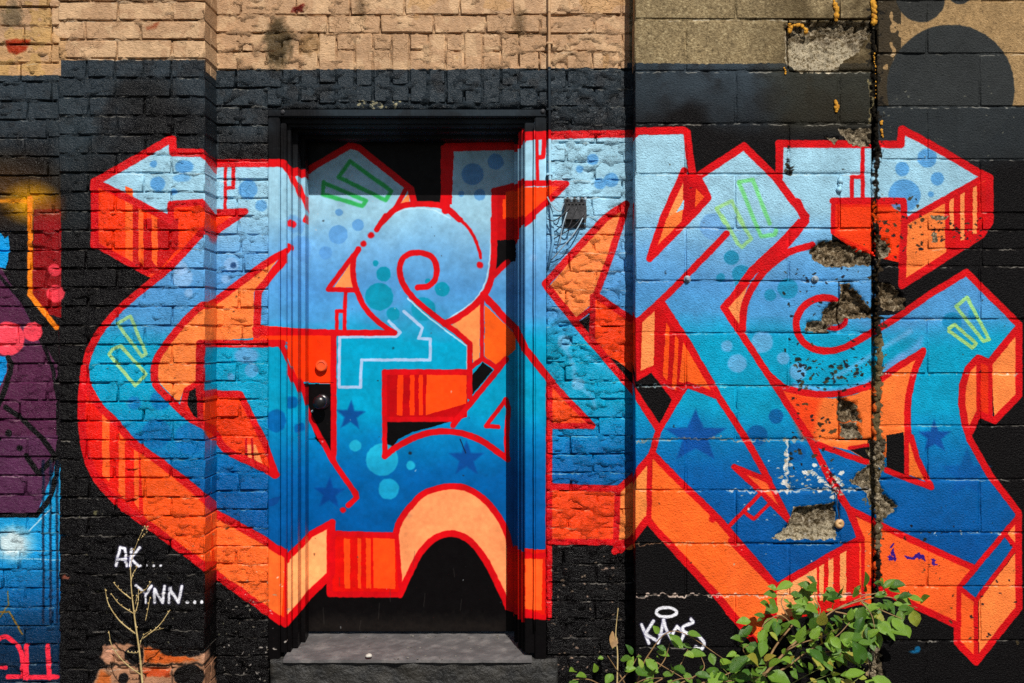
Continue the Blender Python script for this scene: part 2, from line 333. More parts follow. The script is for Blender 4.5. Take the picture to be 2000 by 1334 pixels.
fill('L 665,420 830,490 1310,705 1235,800 1228,1010 860,850 740,770 720,560', (248, 96, 36)); fill('L 1240,830 1320,880 1325,1200 1230,1110', (244, 92, 34)); fill('L 1345,880 1550,610 1550,915 1345,1190', (250, 128, 60)); fill('L 1500,520 1560,430 1560,600', (250, 128, 60))
fill('L 1480,530 1540,582 1320,872 1250,812', (0, 86, 150))
# dots, bubbles, stars (all under the outline)
LB = (74, 148, 212)
for x, y, r in ((511, 425, 5), (517, 452, 10), (539, 463, 4)): dot(x, y, r, LB, .85)
dot(553, 429, 13, LB, .85, ry=9); dot(550, 444, 12, LB, .6, ry=6); dot(640, 460, 13, LB, .8); dot(658, 482, 8, LB, .7); dot(651, 505, 0.1, LB)
for x, y, r in ((548, 567, 10), (551, 580, 14), (617, 562, 10), (610, 582, 6), (559, 601, 6)): dot(x, y, r, (150, 186, 226), .6, soft=3)
dot(620, 563, 4, (20, 60, 110), .9)
dot(638, 686, 17, (120, 160, 214), .7, ry=11, soft=4); dot(645, 706, 10, (120, 160, 214), .6); dot(617, 715, 5, (120, 160, 214), .6)
for x, y, r in ((485, 751, 9), (521, 747, 14), (515, 793, 20), (562, 800, 22), (489, 800, 8)): dot(x, y, r, (0, 104, 172), .75, soft=3)
for x, y, r in ((679, 775, 13), (703, 749, 7), (710, 785, 5)): dot(x, y, r, (0, 88, 160), .85, ry=r * 1.2)
for x, y, r in ((763, 521, 13), (790, 508, 8), (746, 546, 9), (764, 491, 5), (946, 439, 15), (978, 422, 11), (956, 467, 8), (931, 466, 4)): dot(x, y, r, (88, 150, 208), .9, soft=1.5)
dot(714, 540, 12, (92, 152, 210), .7, ry=18); dot(706, 508, 8, (92, 152, 210), .6, ry=12)
for x, y, r in ((814, 560, 4), (825, 575, 10), (819, 606, 19), (838, 629, 9), (879, 623, 16), (905, 596, 10), (885, 585, 4)): dot(x, y, r, (0, 138, 166), .9, soft=1.5)
fill('E 780,600 880,560 960,480 1090,560 1180,660 1100,720 900,720 840,660', (20, 150, 184), .5, soft=14)
BB = (34, 176, 208)
for x, y, r in ((823, 828, 22), (832, 868, 14), (786, 809, 8), (862, 836, 6)): dot(x, y, r, BB, .9, soft=2); dot(x, y, r * .9, (20, 158, 200), .35, soft=3)
star(780, 768, 21, STAR, rot=.05); star(938, 827, 25, STAR); star(751, 874, 22, (4, 62, 136), rot=.03); star(1250, 797, 44, (6, 70, 146), squash=.85); star(1576, 797, 23, (8, 70, 144), .95); star(1620, 848, 36, (0, 72, 142), .55)
fill('p 668,882 685,877 681,888 668,892', STAR, .8); fill('p 850,832 855,900 800,900 770,870 760,830', (0, 96, 160), .25, soft=12)
for x, y, r in ((1110, 419, 8), (1092, 432, 5), (1135, 447, 10), (1120, 452, 8)): dot(x, y, r, LB, .8)
for x, y, r in ((1029, 553, 5), (1072, 668, 10), (1090, 725, 9)): dot(x, y, r, (138, 184, 226), .6, soft=3)
for x, y, r in ((1083, 811, 11), (1122, 819, 8), (1130, 855, 16), (1112, 858, 6)): dot(x, y, r, (0, 96, 158), .8)
for x, y, r in ((1299, 553, 10), (1313, 576, 13), (1284, 580, 6), (1376, 595, 14), (1352, 604, 8), (1310, 590, 6)): dot(x, y, r, (20, 132, 172), .85)
for x, y, r in ((1341, 668, 15), (1293, 673, 8), (1307, 697, 13), (1370, 690, 9), (1390, 708, 12)): dot(x, y, r, (118, 172, 222), .75, soft=3)
for x, y, r in ((1274, 510, 18),): dot(x, y, r, (96, 150, 206), .7)
for x, y, r in ((1360, 769, 10), (1334, 795, 14), (1388, 818, 13)): dot(x, y, r, (0, 86, 154), .85)
for x, y, r in ((1566, 417, 13), (1532, 432, 10), (1580, 445, 9), (1535, 468, 22), (1571, 466, 4)): dot(x, y, r, LB, .85)
dot(1600, 640, 13, (14, 128, 176), .8); dot(1630, 630, 8, (14, 128, 176), .7)
line('H 290,720 370,880 380,980 480,1080 500,1140', 6, (104, 178, 222), True, soft=4, alpha=.65); line('H 450,830 600,930', 5, (104, 178, 222), soft=4, alpha=.5)
line('K 620,960 760,880 900,790 1080,680', 7, (120, 176, 226), soft=5, alpha=.6); line('K 1030,830 920,915 800,1000 600,1045 380,1010', 9, (96, 158, 214), True, soft=6, alpha=.8); fill('K 930,890 1150,720 1150,790 950,920', (120, 160, 220), .7, soft=5)
# green marks
GN = (150, 206, 150)
line('B 720,635 800,590 895,820 870,835 720,635', 4.6, (150, 200, 140)); line('B 690,790 740,770 895,940 830,1010 670,820 690,790', 4.6, (160, 204, 136))
line('D 505,1080 575,985 825,1165 790,1220 505,1080', 5.5, (52, 176, 92), smooth=False, soft=2); line('D 415,1115 670,1225 650,1255 410,1185 415,1110', 5.5, (52, 176, 92), soft=2)
line('G 1375,1110 1460,1095 1560,1360', 5.5, (110, 210, 120), soft=2, alpha=.85); line('H 1600,70 1590,95 1510,105 1470,10 G 1375,1110', 5.5, (110, 210, 120), soft=2, alpha=.85)
line('H 1275,-20 1370,150 1395,170 1450,120 1370,-10', 5, (150, 208, 130), soft=2, alpha=.85); line('G 1240,1270 1330,1225 1400,1360', 5, (150, 208, 130), soft=2, alpha=.85); line('G 1240,1270 1290,1360', 5, (150, 208, 130), alpha=.85)
line('K 1355,530 1425,475 1560,730 1525,740 1355,530', 4.8, (150, 206, 130)); line('K 1315,665 1350,640 1480,755 1455,780 1315,680', 4.8, (160, 206, 124))
# thin pale lines on the door
line('E 900,560 1015,660 990,725 1062,728 1060,855 645,855 638,1020 507,1020 512,715 855,712 880,690 810,620', 4.2, PALE)
for s in ('E 1435,10 1420,250 1385,410 1310,510 1160,612', 'E 925,480 1010,565 1140,665 1285,770 1283,915'): line(s, 2.2, (176, 214, 234), s[2] == '1', alpha=.9)
line('D 790,1334 850,1295 950,1270 1080,1280 1180,1330', 2, (176, 214, 234), True)

# red outline
def Rl(s, w=11, sm=False, c=RED): line(s, w, c, sm, soft=1.2)
Rl('p 431,536 431,450 534,391 537,391 538,409 577,410 596,424 688,424 702,439 722,433'); Rl('p 433,450 534,501', 10); Rl('p 535,500 535,480 577,477 594,491 636,490', 9); Rl('p 634,491 592,520', 9)
Rl('p 432,535 503,574', 8); Rl('B 1240,75 1050,280 880,420 740,540 640,650 560,780 530,900 545,1020 600,1120 700,1220 C 730,20', 10, True); fill('B 1200,60 1300,50 1380,40 1300,110 1250,70', (210, 20, 20), soft=3)
dot(592, 524, 5, RED, .7, soft=5)
Rl('B 525,900 508,1060 505,1200 C 462,0 500,150 570,260 680,370 860,500 1050,640 1300,820 1560,1005', 11, True)
Rl('C 730,20 900,140 1060,265 1130,330 1180,405 1430,540 1585,640', 11); Rl('p 694,958 694,1050', 9); Rl('F 180,640 250,575 300,520 420,455', 9); Rl('F 420,450 420,730', 8); Rl('F 165,1000 250,905 290,850 405,745', 11)
for x in ((1350, 1100),): pass
Rl('B 1779,180 1600,285 1310,500 1225,530 1130,620 1030,740 960,850 945,930 960,1010 1040,1095 1150,1200 1300,1290 C 1240,60 1420,150 1510,195', 10, True)
Rl('B 1779,185 1690,300 1575,440 1565,700', 10); Rl('E 0,665 230,680 490,690 840,690', 8); Rl('B 1220,757 1720,755', 10); Rl('B 1225,760 1222,1060', 12, c=REDD); Rl('B 1225,1060 1465,1062 C 1450,20 1515,195', 9); Rl('B 1222,1060 1222,1240', 8, c=REDD)
Rl('B 1120,1130 1140,1040 1205,995', 8)
Rl('E 150,750 205,870 280,1040 330,1200 400,1334 F 430,130 545,295', 7.5); Rl('F 545,295 552,320 508,362', 7.5); dot(769.6, 896.5, 4, RED, 1); Rl('E 475,700 475,1334 F 425,120', 8)
Rl('D 225,1055 250,1120 295,1230 312,1290 290,1334', 6.5, c=(224, 24, 30)); dot(703, 508, 5, (224, 24, 40), 1)
Rl('p 702,439 722,433 779,400 790,402 862,459 866,478', 9); Rl('D 915,1150 850,1265', 6); Rl('D 770,1350 850,1275 950,1245 1130,1255 1240,1340', 8, True); Rl('D 790,1315 E 735,65', 7)
dot(807.6, 522, 4.2, RED, 1); dot(797.5, 533.5, 4.2, RED, 1)
Rl('E 625,182 440,425 605,432', 6.5); Rl('E 625,180 597,240 592,330 610,420 660,530 740,620 845,690', 7.5, True)
Rl('E 545,440 542,675', 5); Rl('E 495,675 495,558 545,558', 5); Rl('E 20,690 835,690', 7.5)
Rl('E 1190,-30 1280,40 1330,120 1360,200 1366,235', 4.2, True); dot(956, 563, 4.6, RED, 1)
Rl('E 985,415 1040,410 1085,375 1100,310 1075,235 1010,207 940,210 890,250 875,320 900,400 960,480 1050,560 1150,635', 8, True); Rl('E 1150,635 1225,690 1300,755 1300,1080', 7.5); Rl('E 785,928 1290,928', 7.5); Rl('E 782,925 785,1334 F 707,90', 7)
Rl('E 1447,0 1445,250 1410,420 1330,520 1240,590 1150,635', 9, True); Rl('E 1530,260 1440,345', 8); Rl('E 1385,460 1530,620 1579,665 H 80,790 240,990', 10); Rl('E 1375,490 1375,835', 5.5); Rl('E 1310,895 1380,845 1462,900 1520,850', 7)
Rl('E 1520,850 1200,1250', 8); Rl('E 785,1215 1190,1215', 7); Rl('F 705,95 760,50 840,5 930,-30 1040,-42 1150,-25 1250,20 1375,110', 8.5, True)
Rl('E 1515,1100 1400,1255 1475,1260', 6); Rl('E 1520,1095 1535,1150 1525,1334 F 1372,110', 7)
Rl('F 430,515 762,525', 8); Rl('F 762,525 790,440 850,360 930,290 1050,258 1150,268 1250,330 1330,430 1372,520 1395,600 1480,625', 8.5, True); Rl('F 405,500 405,845 790,848', 8); Rl('F 770,530 790,800', 6)
Rl('F 788,850 840,735 900,620 980,540 1070,515 1160,550 1240,640 1310,770 1375,910', 9, True); Rl('F 1375,915 1470,945 1540,960', 9); Rl('F 1470,635 1570,630', 7)
Rl('D 1140,1240 1165,905 1600,895', 9); Rl('D 1160,890 1600,885 1640,835 1779,828', 8); Rl('D 1160,920 1155,1280', 11); Rl('D 1450,1165 1450,1350 E 1450,60', 8); Rl('D 1450,1165 1610,1130', 9)
Rl('G 60,830 400,822 745,818 750,802 1040,797 1062,810 1075,940 1100,1085', 10.5); Rl('G 150,860 155,1110', 4.5); Rl('G 195,860 190,960 155,965', 6)
Rl('G 0,1135 90,1120 330,1120 240,1210 80,1345', 8); Rl('H 80,30 130,-10', 7)
Rl('G 690,1245 620,1290 H 560,0 200,395 390,635 560,835 740,1045 890,1275', 10); Rl('G 690,1245 H 670,0 600,220 505,470', 9); Rl('H 490,470 485,730', 8, c=REDD); Rl('H 505,460 650,560 760,630', 9); Rl('H 385,615 480,545', 6)
Rl('H 225,975 490,1255 225,1255', 8); Rl('H 225,975 225,1334 I 200,970', 9); Rl('I 20,955 200,970', 7)
Rl('G 1045,1040 915,1334 H 835,240 1090,-20 G 1190,1205 1135,1100', 9.5); Rl('G 1050,1090 1050,1210', 6, c=REDD)
Rl('G 1115,1085 1405,892 1600,1085 1779,1320', 10.5); Rl('J 395,1230 440,1334 K 445,10 320,165', 11); fill('K 460,0 330,190 150,330 0,500 -30,490 100,300 280,130 400,0', RED)
Rl('H 1300,90 1060,340 900,500 760,625', 9); Rl('H 905,505 1060,740 1255,1080 1420,1334 L 200,225', 9.5); Rl('H 1250,1075 1060,1005 1020,1060 895,1275', 8.5); Rl('H 750,965 850,910 985,1085', 8); Rl('H 755,640 755,960', 7)
Rl('H 890,1275 I 760,85', 9); Rl('I 200,258 580,272 660,205 760,85', 9); Rl('I 765,80 950,265 1120,430 1440,805 1600,715', 9.5); Rl('I 750,95 745,445', 7); Rl('I 560,610 650,550 735,440 900,620 1120,860 1335,1120', 10); Rl('I 205,560 555,560', 8); Rl('I 575,285 565,600', 8); fill('I 555,555 620,545 650,560 600,620 555,620', RED); dot(1273, 909, 4.5, RED, 1)
Rl('H 1425,380 1285,535 1400,710 1590,1000 L 425,0 530,210 640,390 700,540', 9.5); Rl('K 485,158 340,205 210,300 120,420 72,540 65,670', 9.5, True)
Rl('J 288,885 285,1080', 10.5); Rl('J 285,878 1022,882 1030,790 1190,875 1490,1050 1562,1085 1562,1334 K 1560,20 1515,95 1030,400 1035,230', 10.5); Rl('J 1540,1075 1060,1345', 9)
Rl('J 792,905 790,1225', 5.5); Rl('J 725,1215 725,1080 790,1078', 5.5); Rl('J 610,1225 1040,1225 1045,1334 K 1035,260', 9); Rl('J 612,1225 K 612,80', 6)
for a in (1300, 1365, 1430): Rl('J %d,%d K %d,170' % (a, 1230 - (a - 1300) // 2, a), 4)
Rl('K 665,520 600,482 520,482 440,525 392,605 402,700 460,770 560,800 680,778 850,688', 9.5, True); Rl('K 850,688 1010,590 1200,455 1420,322 1740,640 1740,1070 1592,1222 1495,1180 1445,1290', 9.5); Rl('K 665,520 688,620 640,662 590,660', 7, True, c=(190, 8, 24))
Rl('K 270,1000 340,1030 480,1060 620,1062 760,1035 870,990 1000,900 1160,800', 9, True); Rl('K 1160,800 1115,900 1080,1030 1065,1150 1068,1334', 9, True); fill('K 200,900 340,1020 380,1040 280,1040', RED)
Rl('K 1735,660 1560,872 1492,842 1430,910 1397,1010 1392,1120 1410,1230 1440,1334 L 1400,190 1560,400 1562,920 1330,1215 1228,1110 1225,1015 860,845 740,770', 9.5); Rl('K 1495,860 1495,1190', 6); Rl('K 1565,880 1568,1200', 6)
Rl('L 10,150 200,225 310,445 170,300 10,150', 7.5); Rl('L 150,300 -20,480', 5.5); Rl('L 62,395 118,435 205,350', 5)
Rl('L 430,15 640,95 760,135', 8); Rl('L 640,50 760,30', 5); Rl('L 840,170 940,210 1085,262 1010,110 975,-10', 8); Rl('L 950,-30 950,200', 6.5)
Rl('L 645,385 830,480 1320,705', 9); Rl('L 1565,415 1240,805', 7.5); Rl('L 1495,528 1545,590 1328,882 1238,812', 6.5); Rl('L 1235,815 1235,1015', 6.5); Rl('L 1328,880 1330,1210', 6.5)
Rl('L -5,555 240,805 700,540', 9); Rl('L 230,800 230,980', 7); Rl('L 712,540 715,900', 5); Rl('L 230,870 145,1120 -20,945', 8)
Rl('p 1012,390 1168,384', 7)
# scuffs on the door
line('F 1115,0 1145,75', 1.6, (16, 30, 60)); dot(861, 819, 2.2, (30, 30, 40), .9); dot(838, 676, 1.6, (8, 70, 90), .9)
for q_ in range(46):
    dx_, dy_ = rng.uniform(725, 990), rng.uniform(420, 1060); dot(dx_, dy_, rng.uniform(.5, 1.3), [(60, 70, 80), (190, 200, 206), (30, 26, 24)][q_ % 3], .55, soft=.8, wob=2)
for q_ in range(9):
    dx_, dy_ = rng.uniform(730, 980), rng.uniform(950, 1050); line(np.array([[dx_, dy_], [dx_ + rng.uniform(-3, 3), dy_ + rng.uniform(6, 26)]], np.float32), .9, (70, 66, 62), alpha=.4)
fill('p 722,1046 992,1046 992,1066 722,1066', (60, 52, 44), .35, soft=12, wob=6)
Rl('A 1378,1000 1372,1285', 4.2); Rl('A 1425,1000 1424,1142 1382,1146', 5)
# tags
WH = (232, 232, 240)
def Wl(s, w=3.6, sm=False): line(s, w + 2.4, (70, 66, 120), sm, soft=2.5, alpha=.45); line(s, w, WH, sm, soft=1)
Wl('C 640,690 665,590 690,595 700,690'); Wl('C 650,655 698,650'); Wl('C 725,600 718,690'); Wl('C 770,590 722,650 765,692')
for x in (775, 805, 845, 885): dot(300 + x / 3.995, 800 + 688 / 3.995, 1.9, WH, 1, soft=1)
Wl('C 750,795 800,840'); Wl('C 835,800 800,850 800,890'); Wl('C 850,890 852,815 895,890 905,800'); Wl('C 930,890 932,812 980,890 998,800')
for x in (1028, 1068, 1108): dot(300 + x / 3.995, 800 + 888 / 3.995, 2.5, WH, 1, soft=1)
Wl('I 705,1010 745,1110', 4.4); Wl('I 770,990 725,1060 790,1100', 4.2); Wl('I 825,985 815,1040 795,1110', 4.4, True); Wl('I 825,985 850,1060 885,1110', 4.2, True); Wl('I 800,1065 860,1055', 2.6)
Wl('I 900,1020 875,1070 910,1105 935,1060 900,1020', 4.2, True); Wl('I 975,980 985,1000 935,1020 940,1050 1010,1070 1045,1110 1030,1145 1000,1130', 4.4, True)
line(np.array([[1210.6 + 13.8 * math.cos(a_) , 1036 + 6.3 * math.sin(a_)] for a_ in np.linspace(0, 6.4, 26)], np.float32), 4.2, WH, soft=1)
fill('L 865,600 890,590 892,640 880,670 850,650 875,635', (46, 16, 130), .95, wob=4); fill('L 940,630 990,640 1000,620 1040,625 1055,665 1010,650 960,660', (46, 16, 130), .95, wob=4); fill('L 1080,650 1120,672 1095,682', (60, 20, 130), .95, wob=4); line('L 865,590 880,570', 2, (46, 16, 130))
dot(1548, 1090, 6, (10, 120, 180), .7, ry=2); dot(1553, 1086, 4, (10, 120, 180), .7)
# bare orange bricks low on the pier
fill('C 570,1130 700,1112 820,1130 870,1150 1020,1190 1145,1165 1150,1215 1165,1240 1195,1420 495,1420 540,1260 610,1240 572,1200 552,1190', (178, 128, 96), .95, soft=1.6, wob=2.5)
fill('C 570,1130 640,1120 625,1210 560,1200', (196, 140, 112), .8, soft=2, wob=2); fill('C 790,1128 870,1150 1000,1188 1090,1200 1000,1214 800,1216', (192, 84, 26), .95, soft=1.5, wob=2); fill('C 790,1248 940,1252 930,1292 800,1292', (190, 66, 24), .9, soft=1.5, wob=2)
fill('C 500,1400 560,1262 612,1280 604,1400', (196, 96, 36), .9, soft=2, wob=2); fill('C 1100,1170 1150,1168 1150,1212 1110,1212', (196, 146, 116), .8, soft=2)
line('C 560,1228 900,1226 1150,1222', 3.2, (24, 18, 14), soft=2, alpha=.85, wob=3); line('C 780,1120 785,1216', 2, (40, 28, 20), alpha=.7); line('C 770,1240 770,1400', 2.5, (60, 40, 30), alpha=.6); line('C 945,1240 948,1400', 2.5, (60, 40, 30), alpha=.6)
for x, y, r, ry in ((740, 1175, 50, 50), (1040, 1290, 86, 62), (1212, 1255, 38, 40), (682, 1302, 28, 30), (965, 1150, 90, 34)): dot(300 + x / 3.995, 800 + y / 3.995, r / 3.995, BLK, .95, ry=ry / 3.995, soft=1.5)
dot(392, 990, 5, (150, 80, 60), .8, ry=2.5, wob=3); dot(500, 922, 5, (190, 150, 120), .6, ry=2, wob=4); dot(434, 900, 4, (120, 116, 80), .7, ry=5, wob=5)

# ---- damage: where the face shell is gone (also carved into the blocks below)
DAM = [('J 325,150 480,135 860,135 855,190 760,330 650,400 645,440 400,445 320,380', .034, 'J'), ('J 650,790 850,790 860,880 780,900 700,870', .012, 'o'), ('J 560,830 640,850 620,880', .012, 'o'),
       ('K 465,200 520,135 640,130 760,190 830,210 850,290 600,292 500,250', .024, 'd'), ('K 865,115 940,120 965,180 930,235 880,235', .02, 'o'),
       ('K 665,385 720,400 850,560 860,600 700,600 640,640 540,640 545,560 600,510 660,505', .03, 'd'), ('K 455,625 540,620 600,650 570,690 440,690', .02, 'o'),
       ('K 872,385 960,395 1050,480 1045,540 960,560 905,540', .024, 'd'), ('K 640,1070 745,1120 790,1240 700,1230 640,1225', .03, 'd'), ('K 650,1235 760,1240 790,1334 660,1334', .015, 'o'),
       ('L 340,375 430,365 560,350 560,545 400,555 215,545 300,470', .034, 'J'), ('L 780,125 820,290 905,365 880,400 800,450 765,360 700,260 640,240 690,180', .022, 'o'), ('L 740,0 830,0 830,170 750,130', .02, 'o'),
       ('L 745,1120 800,1100 830,1300 750,1330', .02, 'o'), ('J 1200,1300 1320,1305 1290,1334 1200,1330', .004, 'd'), ('K 1215,90 1245,85 1250,140 1205,140', .004, 'd')]
DAMP = [(T(s), d, k) for s, d, k in DAM]
CRX = T('J 860,-900 862,10 865,150 855,250 865,400 850,600 880,760 880,950 862,1050 865,1200 K 860,0 880,120 872,300 880,500 872,650 890,720 892,950 880,1100 880,1300 L 790,0 795,200 790,450 797,700 785,900 775,1100 770,1300 768,1450')
def wline(P, w, col, alpha=1, wob=5): line(P, w, col, soft=1.2, alpha=alpha, wob=wob)
wline(CRX, 7, (30, 27, 22), wob=3)
wline(T('K 890,720 892,950 880,1100 870,1200 880,1300 L 790,0 795,120'), 11, (112, 96, 66), wob=6); wline(T('L 790,120 792,450 797,600'), 9, (128, 114, 90), wob=6); wline(T('L 775,1090 768,1300 768,1400'), 12, (150, 128, 92), wob=8)
wline(T('J 868,1240 K 860,0'), 6, (220, 70, 10)); wline(T('J 830,500 845,640 838,740'), 3, (150, 136, 96), .8)
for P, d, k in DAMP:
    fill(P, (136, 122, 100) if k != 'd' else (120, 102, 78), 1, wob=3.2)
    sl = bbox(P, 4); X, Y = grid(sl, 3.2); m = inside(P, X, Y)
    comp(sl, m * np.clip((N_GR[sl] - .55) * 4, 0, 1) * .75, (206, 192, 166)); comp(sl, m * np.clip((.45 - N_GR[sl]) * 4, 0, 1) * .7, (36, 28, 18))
    if k == 'J':  # lower part paler: sunlight on the sloping bottom of the hollow painted in
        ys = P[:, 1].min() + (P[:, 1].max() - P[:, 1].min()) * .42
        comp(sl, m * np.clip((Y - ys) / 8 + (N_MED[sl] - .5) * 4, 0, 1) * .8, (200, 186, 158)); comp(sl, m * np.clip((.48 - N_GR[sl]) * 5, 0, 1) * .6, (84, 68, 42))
for P_, w_, c_ in ((T('J 868,-300 862,10 870,150 845,300 880,420 850,560 885,740 872,880'), 8, (26, 22, 16)), (T('K 850,90 880,180 868,300 900,400 868,560 880,650'), 8, (58, 44, 26)), (T('L 740,60 800,160 760,330 812,440 780,560'), 6, (96, 82, 56))):
    line(P_, w_, c_, soft=1.5, alpha=.9, wob=14)
# pale ledges along the beds: sunlit highlights painted in, together with rubbed-off paint
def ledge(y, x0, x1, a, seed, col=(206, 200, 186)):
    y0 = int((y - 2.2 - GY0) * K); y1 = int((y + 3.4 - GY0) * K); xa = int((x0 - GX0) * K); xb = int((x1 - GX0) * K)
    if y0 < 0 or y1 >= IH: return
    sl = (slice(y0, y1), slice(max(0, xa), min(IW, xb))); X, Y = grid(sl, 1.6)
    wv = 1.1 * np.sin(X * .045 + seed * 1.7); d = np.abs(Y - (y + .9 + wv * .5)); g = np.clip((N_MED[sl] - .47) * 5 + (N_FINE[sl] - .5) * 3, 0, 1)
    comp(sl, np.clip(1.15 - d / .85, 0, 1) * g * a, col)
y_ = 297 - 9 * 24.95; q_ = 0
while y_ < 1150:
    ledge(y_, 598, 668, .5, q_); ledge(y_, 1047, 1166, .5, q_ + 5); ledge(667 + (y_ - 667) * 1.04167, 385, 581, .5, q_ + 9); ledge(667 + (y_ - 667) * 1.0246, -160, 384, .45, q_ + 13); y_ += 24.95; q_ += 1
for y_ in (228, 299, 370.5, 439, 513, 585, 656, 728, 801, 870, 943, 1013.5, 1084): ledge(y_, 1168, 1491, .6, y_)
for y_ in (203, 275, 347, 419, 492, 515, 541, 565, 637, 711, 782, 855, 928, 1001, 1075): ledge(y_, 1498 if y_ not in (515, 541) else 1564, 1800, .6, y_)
for y_ in [297 - 24.95 * q for q in range(1, 6)]:  # dark joint lines in the tan band: shadow painted in along with dirt
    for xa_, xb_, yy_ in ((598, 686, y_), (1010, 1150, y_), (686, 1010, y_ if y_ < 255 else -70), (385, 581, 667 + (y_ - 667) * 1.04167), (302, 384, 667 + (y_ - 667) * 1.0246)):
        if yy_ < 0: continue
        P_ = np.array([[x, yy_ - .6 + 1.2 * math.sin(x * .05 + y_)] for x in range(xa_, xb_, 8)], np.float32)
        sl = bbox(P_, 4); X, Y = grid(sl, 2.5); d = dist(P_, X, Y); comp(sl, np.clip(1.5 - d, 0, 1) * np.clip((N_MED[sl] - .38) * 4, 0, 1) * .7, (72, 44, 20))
# flaked spots, thick near the crack
r = np.random.default_rng(5)
def flakes(n, x0, x1, y0, y1, col, smax=2.2, alpha=.9):
    for i in range(n):
        x, y, s = r.uniform(x0, x1), r.uniform(y0, y1), r.uniform(.5, smax) ** 1.2
        dot(x, y, s * r.uniform(.8, 1.8), col[r.integers(len(col))], alpha, ry=s, soft=.8, wob=2.5)
DK = [(30, 26, 20), (64, 54, 34), (24, 22, 30)]; LT = [(214, 206, 196), (236, 226, 214), (170, 160, 140)]
flakes(110, 1385, 1492, 690, 735, DK); flakes(60, 1500, 1560, 470, 560, DK); flakes(50, 1570, 1640, 500, 530, DK, 1.6); flakes(60, 1370, 1480, 560, 720, DK, 1.8); flakes(30, 1372, 1382, 400, 440, DK, 2.4); flakes(40, 1380, 1440, 740, 840, DK)
flakes(80, 1355, 1450, 835, 875, LT, 2.2); flakes(34, 1371, 1378, 800, 870, LT, 2.6); flakes(26, 1430, 1450, 850, 880, LT, 2.2); flakes(40, 1300, 1500, 820, 1000, LT, 1.1); flakes(70, 1168, 1690, 400, 1000, DK, 1.0, .7)
flakes(60, 1500, 1690, 900, 1080, DK, 1.5); flakes(40, 430, 660, 420, 1000, DK, 1.1, .7); flakes(40, 395, 640, 880, 1120, [(150, 148, 120), (120, 116, 90)], 1.1, .7); flakes(60, 1055, 1150, 960, 1120, [(150, 130, 110), (180, 150, 130)], 1.4, .7); flakes(70, 600, 700, 980, 1130, LT, 1.2, .7)
flakes(50, 1050, 1150, 300, 420, [(120, 128, 134)], 1.0, .6); flakes(30, 1500, 1690, 300, 420, [(130, 128, 110)], 1.0, .6); flakes(30, 790, 850, 338, 350, [(190, 180, 140)], 1.6, .8)
for (y0, y1, x, n) in ((710, 713, 1560, 20), (926, 930, 1560, 20)): flakes(n, 1500, 1690, y0, y1, LT, 1.2, .8)
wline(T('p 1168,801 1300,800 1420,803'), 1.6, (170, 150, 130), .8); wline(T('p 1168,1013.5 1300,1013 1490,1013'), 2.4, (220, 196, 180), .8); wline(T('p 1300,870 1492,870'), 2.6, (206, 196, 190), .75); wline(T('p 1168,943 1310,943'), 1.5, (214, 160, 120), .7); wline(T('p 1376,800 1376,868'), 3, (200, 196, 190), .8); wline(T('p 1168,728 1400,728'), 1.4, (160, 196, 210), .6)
# paint is never even: cloudy coverage
IMG *= (1 + (N_BIG[..., None] - .5) * .12 + (N_MED[..., None] - .5) * .16 + (N_FINE[..., None] - .5) * .12)
IMG = np.clip(IMG, 0, 1)
img = bpy.data.images.new('mural_paint', IW, IH, alpha=False)
buf = np.ones((IH, IW, 4), np.float32); buf[..., :3] = IMG[::-1]
img.pixels.foreach_set(buf.ravel()); img.update(); img.pack()
del buf

# ------------------------------------------------------------------ materials
def node(nt, t, **kw):
    n = nt.nodes.new(t)
    for k, v in kw.items(): setattr(n, k, v)
    return n
def base_mat(name):
    m = bpy.data.materials.new(name); m.use_nodes = True; nt = m.node_tree
    return m, nt, nt.nodes['Principled BSDF']
def noise(nt, scale, detail=4, rough=.6, vec=None):
    n = node(nt, 'ShaderNodeTexNoise'); n.inputs['Scale'].default_value = scale; n.inputs['Detail'].default_value = detail; n.inputs['Roughness'].default_value = rough
    if vec is not None: nt.links.new(vec, n.inputs['Vector'])
    return n
def math_(nt, op, a, b=None, c=None, clamp=False):
    n = node(nt, 'ShaderNodeMath', operation=op, use_clamp=clamp)
    for i, x in enumerate((a, b, c)):
        if x is None: continue
        if isinstance(x, (int, float)): n.inputs[i].default_value = x
        else: nt.links.new(x, n.inputs[i])
    return n.outputs[0]
def bump(nt, h, strength, distv, prev=None):
    b = node(nt, 'ShaderNodeBump'); b.inputs['Strength'].default_value = strength; b.inputs['Distance'].default_value = distv
    nt.links.new(h, b.inputs['Height'])
    if prev is not None: nt.links.new(prev, b.inputs['Normal'])
    return b.outputs[0]
